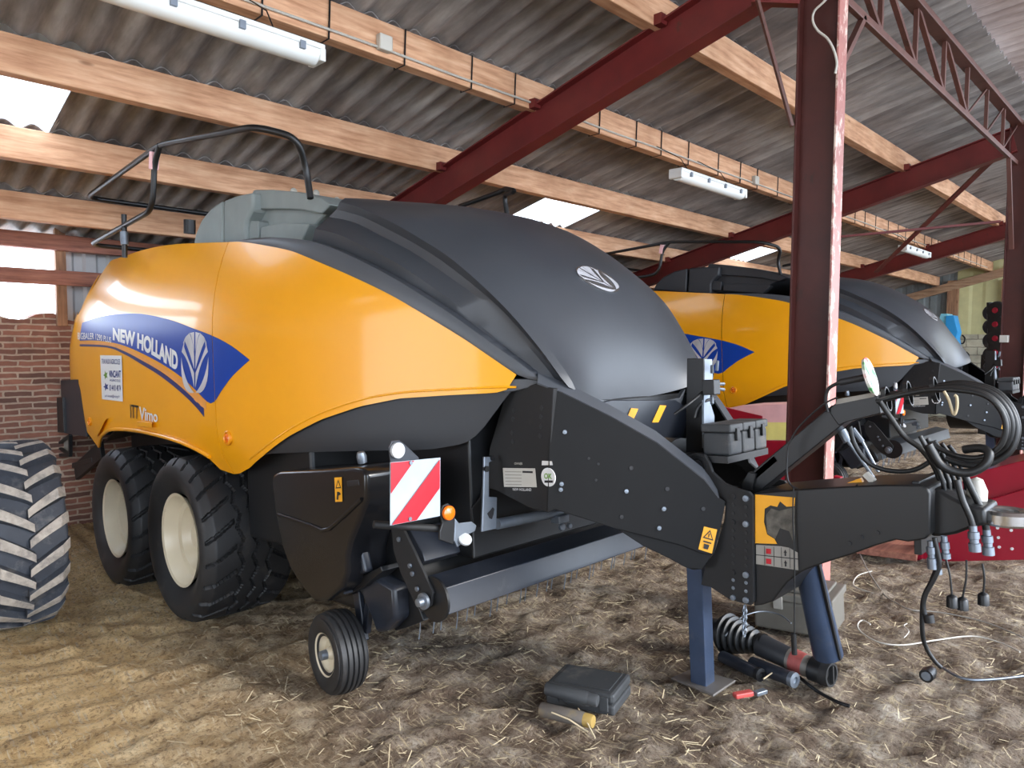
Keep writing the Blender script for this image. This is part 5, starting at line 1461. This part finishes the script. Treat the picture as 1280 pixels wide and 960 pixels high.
# plug at the end of the lead
c = gpt(1162, 849) + GN * .03; pe = empty('trailer_plug', c); tag(pe, 'black round trailer plug lying on the straw at the right', 'plug')
n = (gpt(1172, 836) - gpt(1155, 853)).normalized(); mb = MB(); mb.lathe([(-.05, .022), (-.05, .030), (-.01, .031), (-.008, .026), (.03, .024), (.05, .014), (.055, 0)], (0, 0, 0), n, 16); mb.build('body', M['steel_black'], pe, smooth=35)
mb = MB(); mb.lathe([(-.052, 0), (-.052, .02), (-.045, .022)], (0, 0, 0), n, 16); mb.build('contact_face', M['zinc'], pe, smooth=35)
# crate under the tongue
a = gpt(943, 783); b = gpt(1040, 800); ux2 = (b - a); Lc = ux2.length; ux2.normalize(); uy2 = GN.cross(ux2).normalized(); cr = empty('storage_crate', a); tag(cr, 'dusty grey-brown crate with clip-on lid behind the drawbar tongue', 'crate')
def cbx(name, lo, hi, mat, bev=.006):
    c = [ux2*x + uy2*y + GN*z for x in (lo[0], hi[0]) for y in (lo[1], hi[1]) for z in (lo[2], hi[2])]
    mb = MB(); mb.add(c, [(0,1,3,2),(4,6,7,5),(0,4,5,1),(2,3,7,6),(0,2,6,4),(1,5,7,3)]); return mb.build(name, mat, cr, bevel=bev)
cbx('body', (0, 0, 0), (Lc, .34, .17), M['crate'], .012); cbx('lid', (-.012, -.012, .172), (Lc + .012, .352, .215), M['crate'], .008)
cbx('lid_top', (.03, .03, .217), (Lc - .03, .31, .235), M['crate'], .006)
for x in (.28, .78): cbx('clip', (Lc*x, -.024, .13), (Lc*x + .05, -.013, .20), M['label_grey'], .003)
# board on the ground
a = gpt(1080, 700) + GN * .03; b = gpt(1148, 706) + GN * .03
mb = MB(); p_ = [gpt(1070, 694), gpt(1146, 704), gpt(1150, 684), gpt(1085, 676)]; mb.prism([q + GN * .012 for q in p_], GN * .05); tag(mb.build('wooden_board', M['wood_red'], bevel=.004), 'brown wooden board on the ground under the tongue', 'board')
# crimson implement on the right, beyond the tongue
im = empty('crimson_implement', gpt(1200, 701)); tag(im, 'crimson farm implement behind the tongue at the right edge', 'implement'); io = im.location.copy()
yI = io.y
def ip(u, v, y): return wy(u, v, y) - io
mb = MB(); mb.prism([ip(*q, yI) for q in ((1142,703),(1146,667),(1163,648),(1190,640),(1232,626),(1300,606),(1300,700),(1280,700))], (0, .05, 0)); mb.build('front_panel', M['red'], im, bevel=.006)
mb = MB(); mb.prism([ip(*q, yI + .06) for q in ((1168,648),(1182,614),(1222,590),(1285,574),(1300,572),(1300,606),(1232,626),(1190,642))], (0, .9, 0)); mb.build('upper_panel', M['red'], im, bevel=.008)
mb = MB(); mb.bar(ip(1150, 648, yI - .02), ip(1149, 703, yI - .02), .035, .05); mb.build('post_rib', M['red'], im, bevel=.004)
for q in ((1247,660),(1264,663),(1249,684),(1265,686),(1248,672)):
    c = ip(*q, yI - .004); mb = MB(); mb.disc(c, (0, 1, 0), .010, .008, 10); mb.build('bolt', M['white'], im)
# implement parts between the balers, seen left of the post
yJ = 6.0
jm = empty('faded_red_cover', wy(950, 590, yJ)); tag(jm, 'faded red machine cover with yellow sticker seen left of the middle post', 'cover'); jo = jm.location.copy()
def jp(u, v, y=yJ): return wy(u, v, y) - jo
mb = MB(); mb.prism([jp(*q) for q in ((905,511),(925,507),(984,505),(1010,506),(1010,552),(955,551),(955,530),(900,530))], (0, .5, 0)); mb.build('cover', M['pink'], jm, bevel=.01)
mb = MB(); mb.prism([jp(*q, yJ - .01) for q in ((952,528),(984,528),(984,550),(952,550))], (0, .006, 0)); mb.build('yellow_sticker', simple('pale_yellow_film', rgb(226, 216, 130), .5), jm)
mb = MB(); mb.prism([jp(*q, yJ - .02) for q in ((895,512),(905,509),(952,520),(952,527),(900,522))], (0, .05, 0)); mb.build('red_strip', M['red'], jm)
mb = MB(); mb.prism([jp(*q, yJ - .02) for q in ((955,551),(1010,551),(1010,720),(945,716),(940,600),(945,560))], (0, .4, 0)); mb.build('body', M['red'], jm, bevel=.01)
mb = MB(); mb.bar(jp(955, 590, yJ - .05), jp(990, 560, yJ - .05), .06, .06); mb.bar(jp(1048, 595, yJ), jp(1044, 620, yJ), .06, .06); mb.build('arm', M['red'], jm, bevel=.008)
# things by the far wall
cy_ = 19.6
bb = empty('blue_machine', wy(1186, 450, cy_)); tag(bb, 'sky blue upright machine part against the far wall', 'machine'); bo = bb.location.copy()
f = lambda u, v, y=cy_: wy(u, v, y) - bo
mb = MB(); mb.prism([f(*q) for q in ((1172,403),(1176,392),(1184,392),(1188,412),(1186,425),(1178,420))], (0, .5, 0)); mb.build('panel', simple('pale_blue_paint', rgb(130, 206, 226), .4), bb, bevel=.01)
mb = MB(); mb.prism([f(*q, cy_ - .05) for q in ((1182,395),(1192,394),(1197,415),(1195,422),(1200,455),(1199,520),(1186,520),(1188,455),(1182,425))], (0, .4, 0)); mb.build('column', M['cyan'], bb, bevel=.01)
for (u, v) in ((1202,427),(1207,448),(1212,466)):
    mb = MB(); mb.tube(smooth_path([wy(u - 4, v + 2, FY - .03), wy(u + 2, v + 2, FY - .08), wy(u + 4, v - 4, FY - .1), wy(u + 1, v - 8, FY - .03)], 4), .02, 6)
    tag(mb.build('wall_hook', M['steel_black'], smooth=60), {427: 'upper dark hook on the block wall', 448: 'middle dark hook on the block wall', 466: 'lowest dark hook on the block wall, near the far hood'}[v], 'hook', 'hooks on the far block wall')
# stack of row discs on a black frame
ry = 15.6
rs = empty('roller_stack', wy(1243, 480, ry)); tag(rs, 'upright stack of black rollers with crimson hubs left of the right post', 'rollers'); ro = rs.location.copy()
mb = MB(); mb.cyl(wy(1237, 378, ry + .1) - ro, wy(1241, 500, ry + .1) - ro, .05, 8); mb.build('frame', M['steel_black'], rs)
for k in range(6):
    v = 388 + 17.5 * k; c = wy(1246, v, ry - .05) - ro
    mb = MB(); mb.lathe([(-.05, .0), (-.05, .05), (-.06, .1), (-.05, .155), (0, .17), (.05, .155), (.06, 0)], c, (.4, 1, 0), 20); d = mb.build('roller', M['rubber'], rs, smooth=40)
    mb = MB(); mb.lathe([(-.075, 0), (-.075, .045), (-.05, .055)], c, (.4, 1, 0), 14); mb.build('hub', M['red'], d)
    c2 = wy(1238, v + 3, ry + .3) - ro; mb = MB(); mb.lathe([(-.05, .0), (-.05, .12), (0, .15), (.05, .12), (.05, 0)], c2, (.4, 1, 0), 16); mb.build('roller', M['rubber_dusty'], rs, smooth=40)
mb = MB(); q0 = wy(1226, 443, 16.3); q1 = wy(1240, 482, 16.3); mb.box((q0.x, 16.3, ground(q0.x, 16.3) - .01), (q1.x, 16.8, q0.z)); tag(mb.build('black_cabinet', M['steel_black'], bevel=.02), 'black cabinet against the far block wall', 'cabinet')
# scattered straws (nobody could count them)
st = MB(); rg = random.Random(11)
for k in range(4200):
    if rg.random() < .72: x = rg.uniform(-4.4, -.4); y = rg.uniform(1.3, 5.2)
    else: x = rg.uniform(-7.8, 0.2); y = rg.uniform(.8, 7.5)
    a = rg.uniform(0, math.pi); l = rg.uniform(.008, .035) * (2.2 if rg.random() < .06 else 1); z = ground(x, y) + rg.uniform(-.002, .012)
    d = V((math.cos(a), math.sin(a), rg.uniform(-.25, .25))) * l; w = V((-math.sin(a), math.cos(a), rg.uniform(-.6, .6))) * rg.uniform(.0009, .0018)
    p = V((x, y, z)); st.add([p - d - w, p + d - w, p + d + w, p - d + w], [(0, 1, 2, 3)])
o = st.build('loose_straw', M['straw'], clean=False); tag(o, 'loose straw scattered over the dirt floor', 'straw', kind='stuff')
# a few long stalks worth pointing at
for (a, b, l) in (((723,900),(744,926),'pale bent stalk leaning on the front can'), ((690,905),(735,918),'pale stalk under the front can'), ((955,862),(985,835),'stalk leaning on the dark cylinder')):
    A_s = gpt(*a) + GN * .05; B_s = gpt(*b) + GN * .01; mb = MB(); mb.tube([A_s, A_s.lerp(B_s, .5) + GN * .01, B_s], .0035, 5); tag(mb.build('straw_stalk', M['straw']), l, 'straw stalk')
# ------------------------------------------------------------------ light
w = bpy.data.worlds.new('world'); SC.world = w; w.use_nodes = True
nt = w.node_tree; bg = nt.nodes['Background']
tc = nt.nodes.new('ShaderNodeTexCoord'); sx = nt.nodes.new('ShaderNodeSeparateXYZ'); rp = nt.nodes.new('ShaderNodeValToRGB')
nt.links.new(tc.outputs['Generated'], sx.inputs[0]); nt.links.new(sx.outputs['Z'], rp.inputs['Fac'])
e = rp.color_ramp.elements; e[0].position = .0; e[0].color = (.80, .88, 1, 1); e[1].position = .7; e[1].color = (.62, .78, 1, 1)
nt.links.new(rp.outputs['Color'], bg.inputs['Color']); bg.inputs['Strength'].default_value = 4.5
sun = bpy.data.lights.new('sun', 'SUN'); sun.energy = 2.4; sun.angle = rad(14); sun.color = (1, .95, .88)
so = bpy.data.objects.new('sun', sun); COL.objects.link(so)
so.rotation_euler = V((-1.0, -.28, -.5)).to_track_quat('-Z', 'Y').to_euler()
SC.view_settings.view_transform = 'Standard'; SC.view_settings.look = 'None'; SC.view_settings.gamma = 1
SC.view_settings.use_curve_mapping = False
SC.view_settings.exposure = 0.84
SC.cycles.max_bounces = 6; SC.cycles.diffuse_bounces = 4
SC.cycles.use_denoising = True
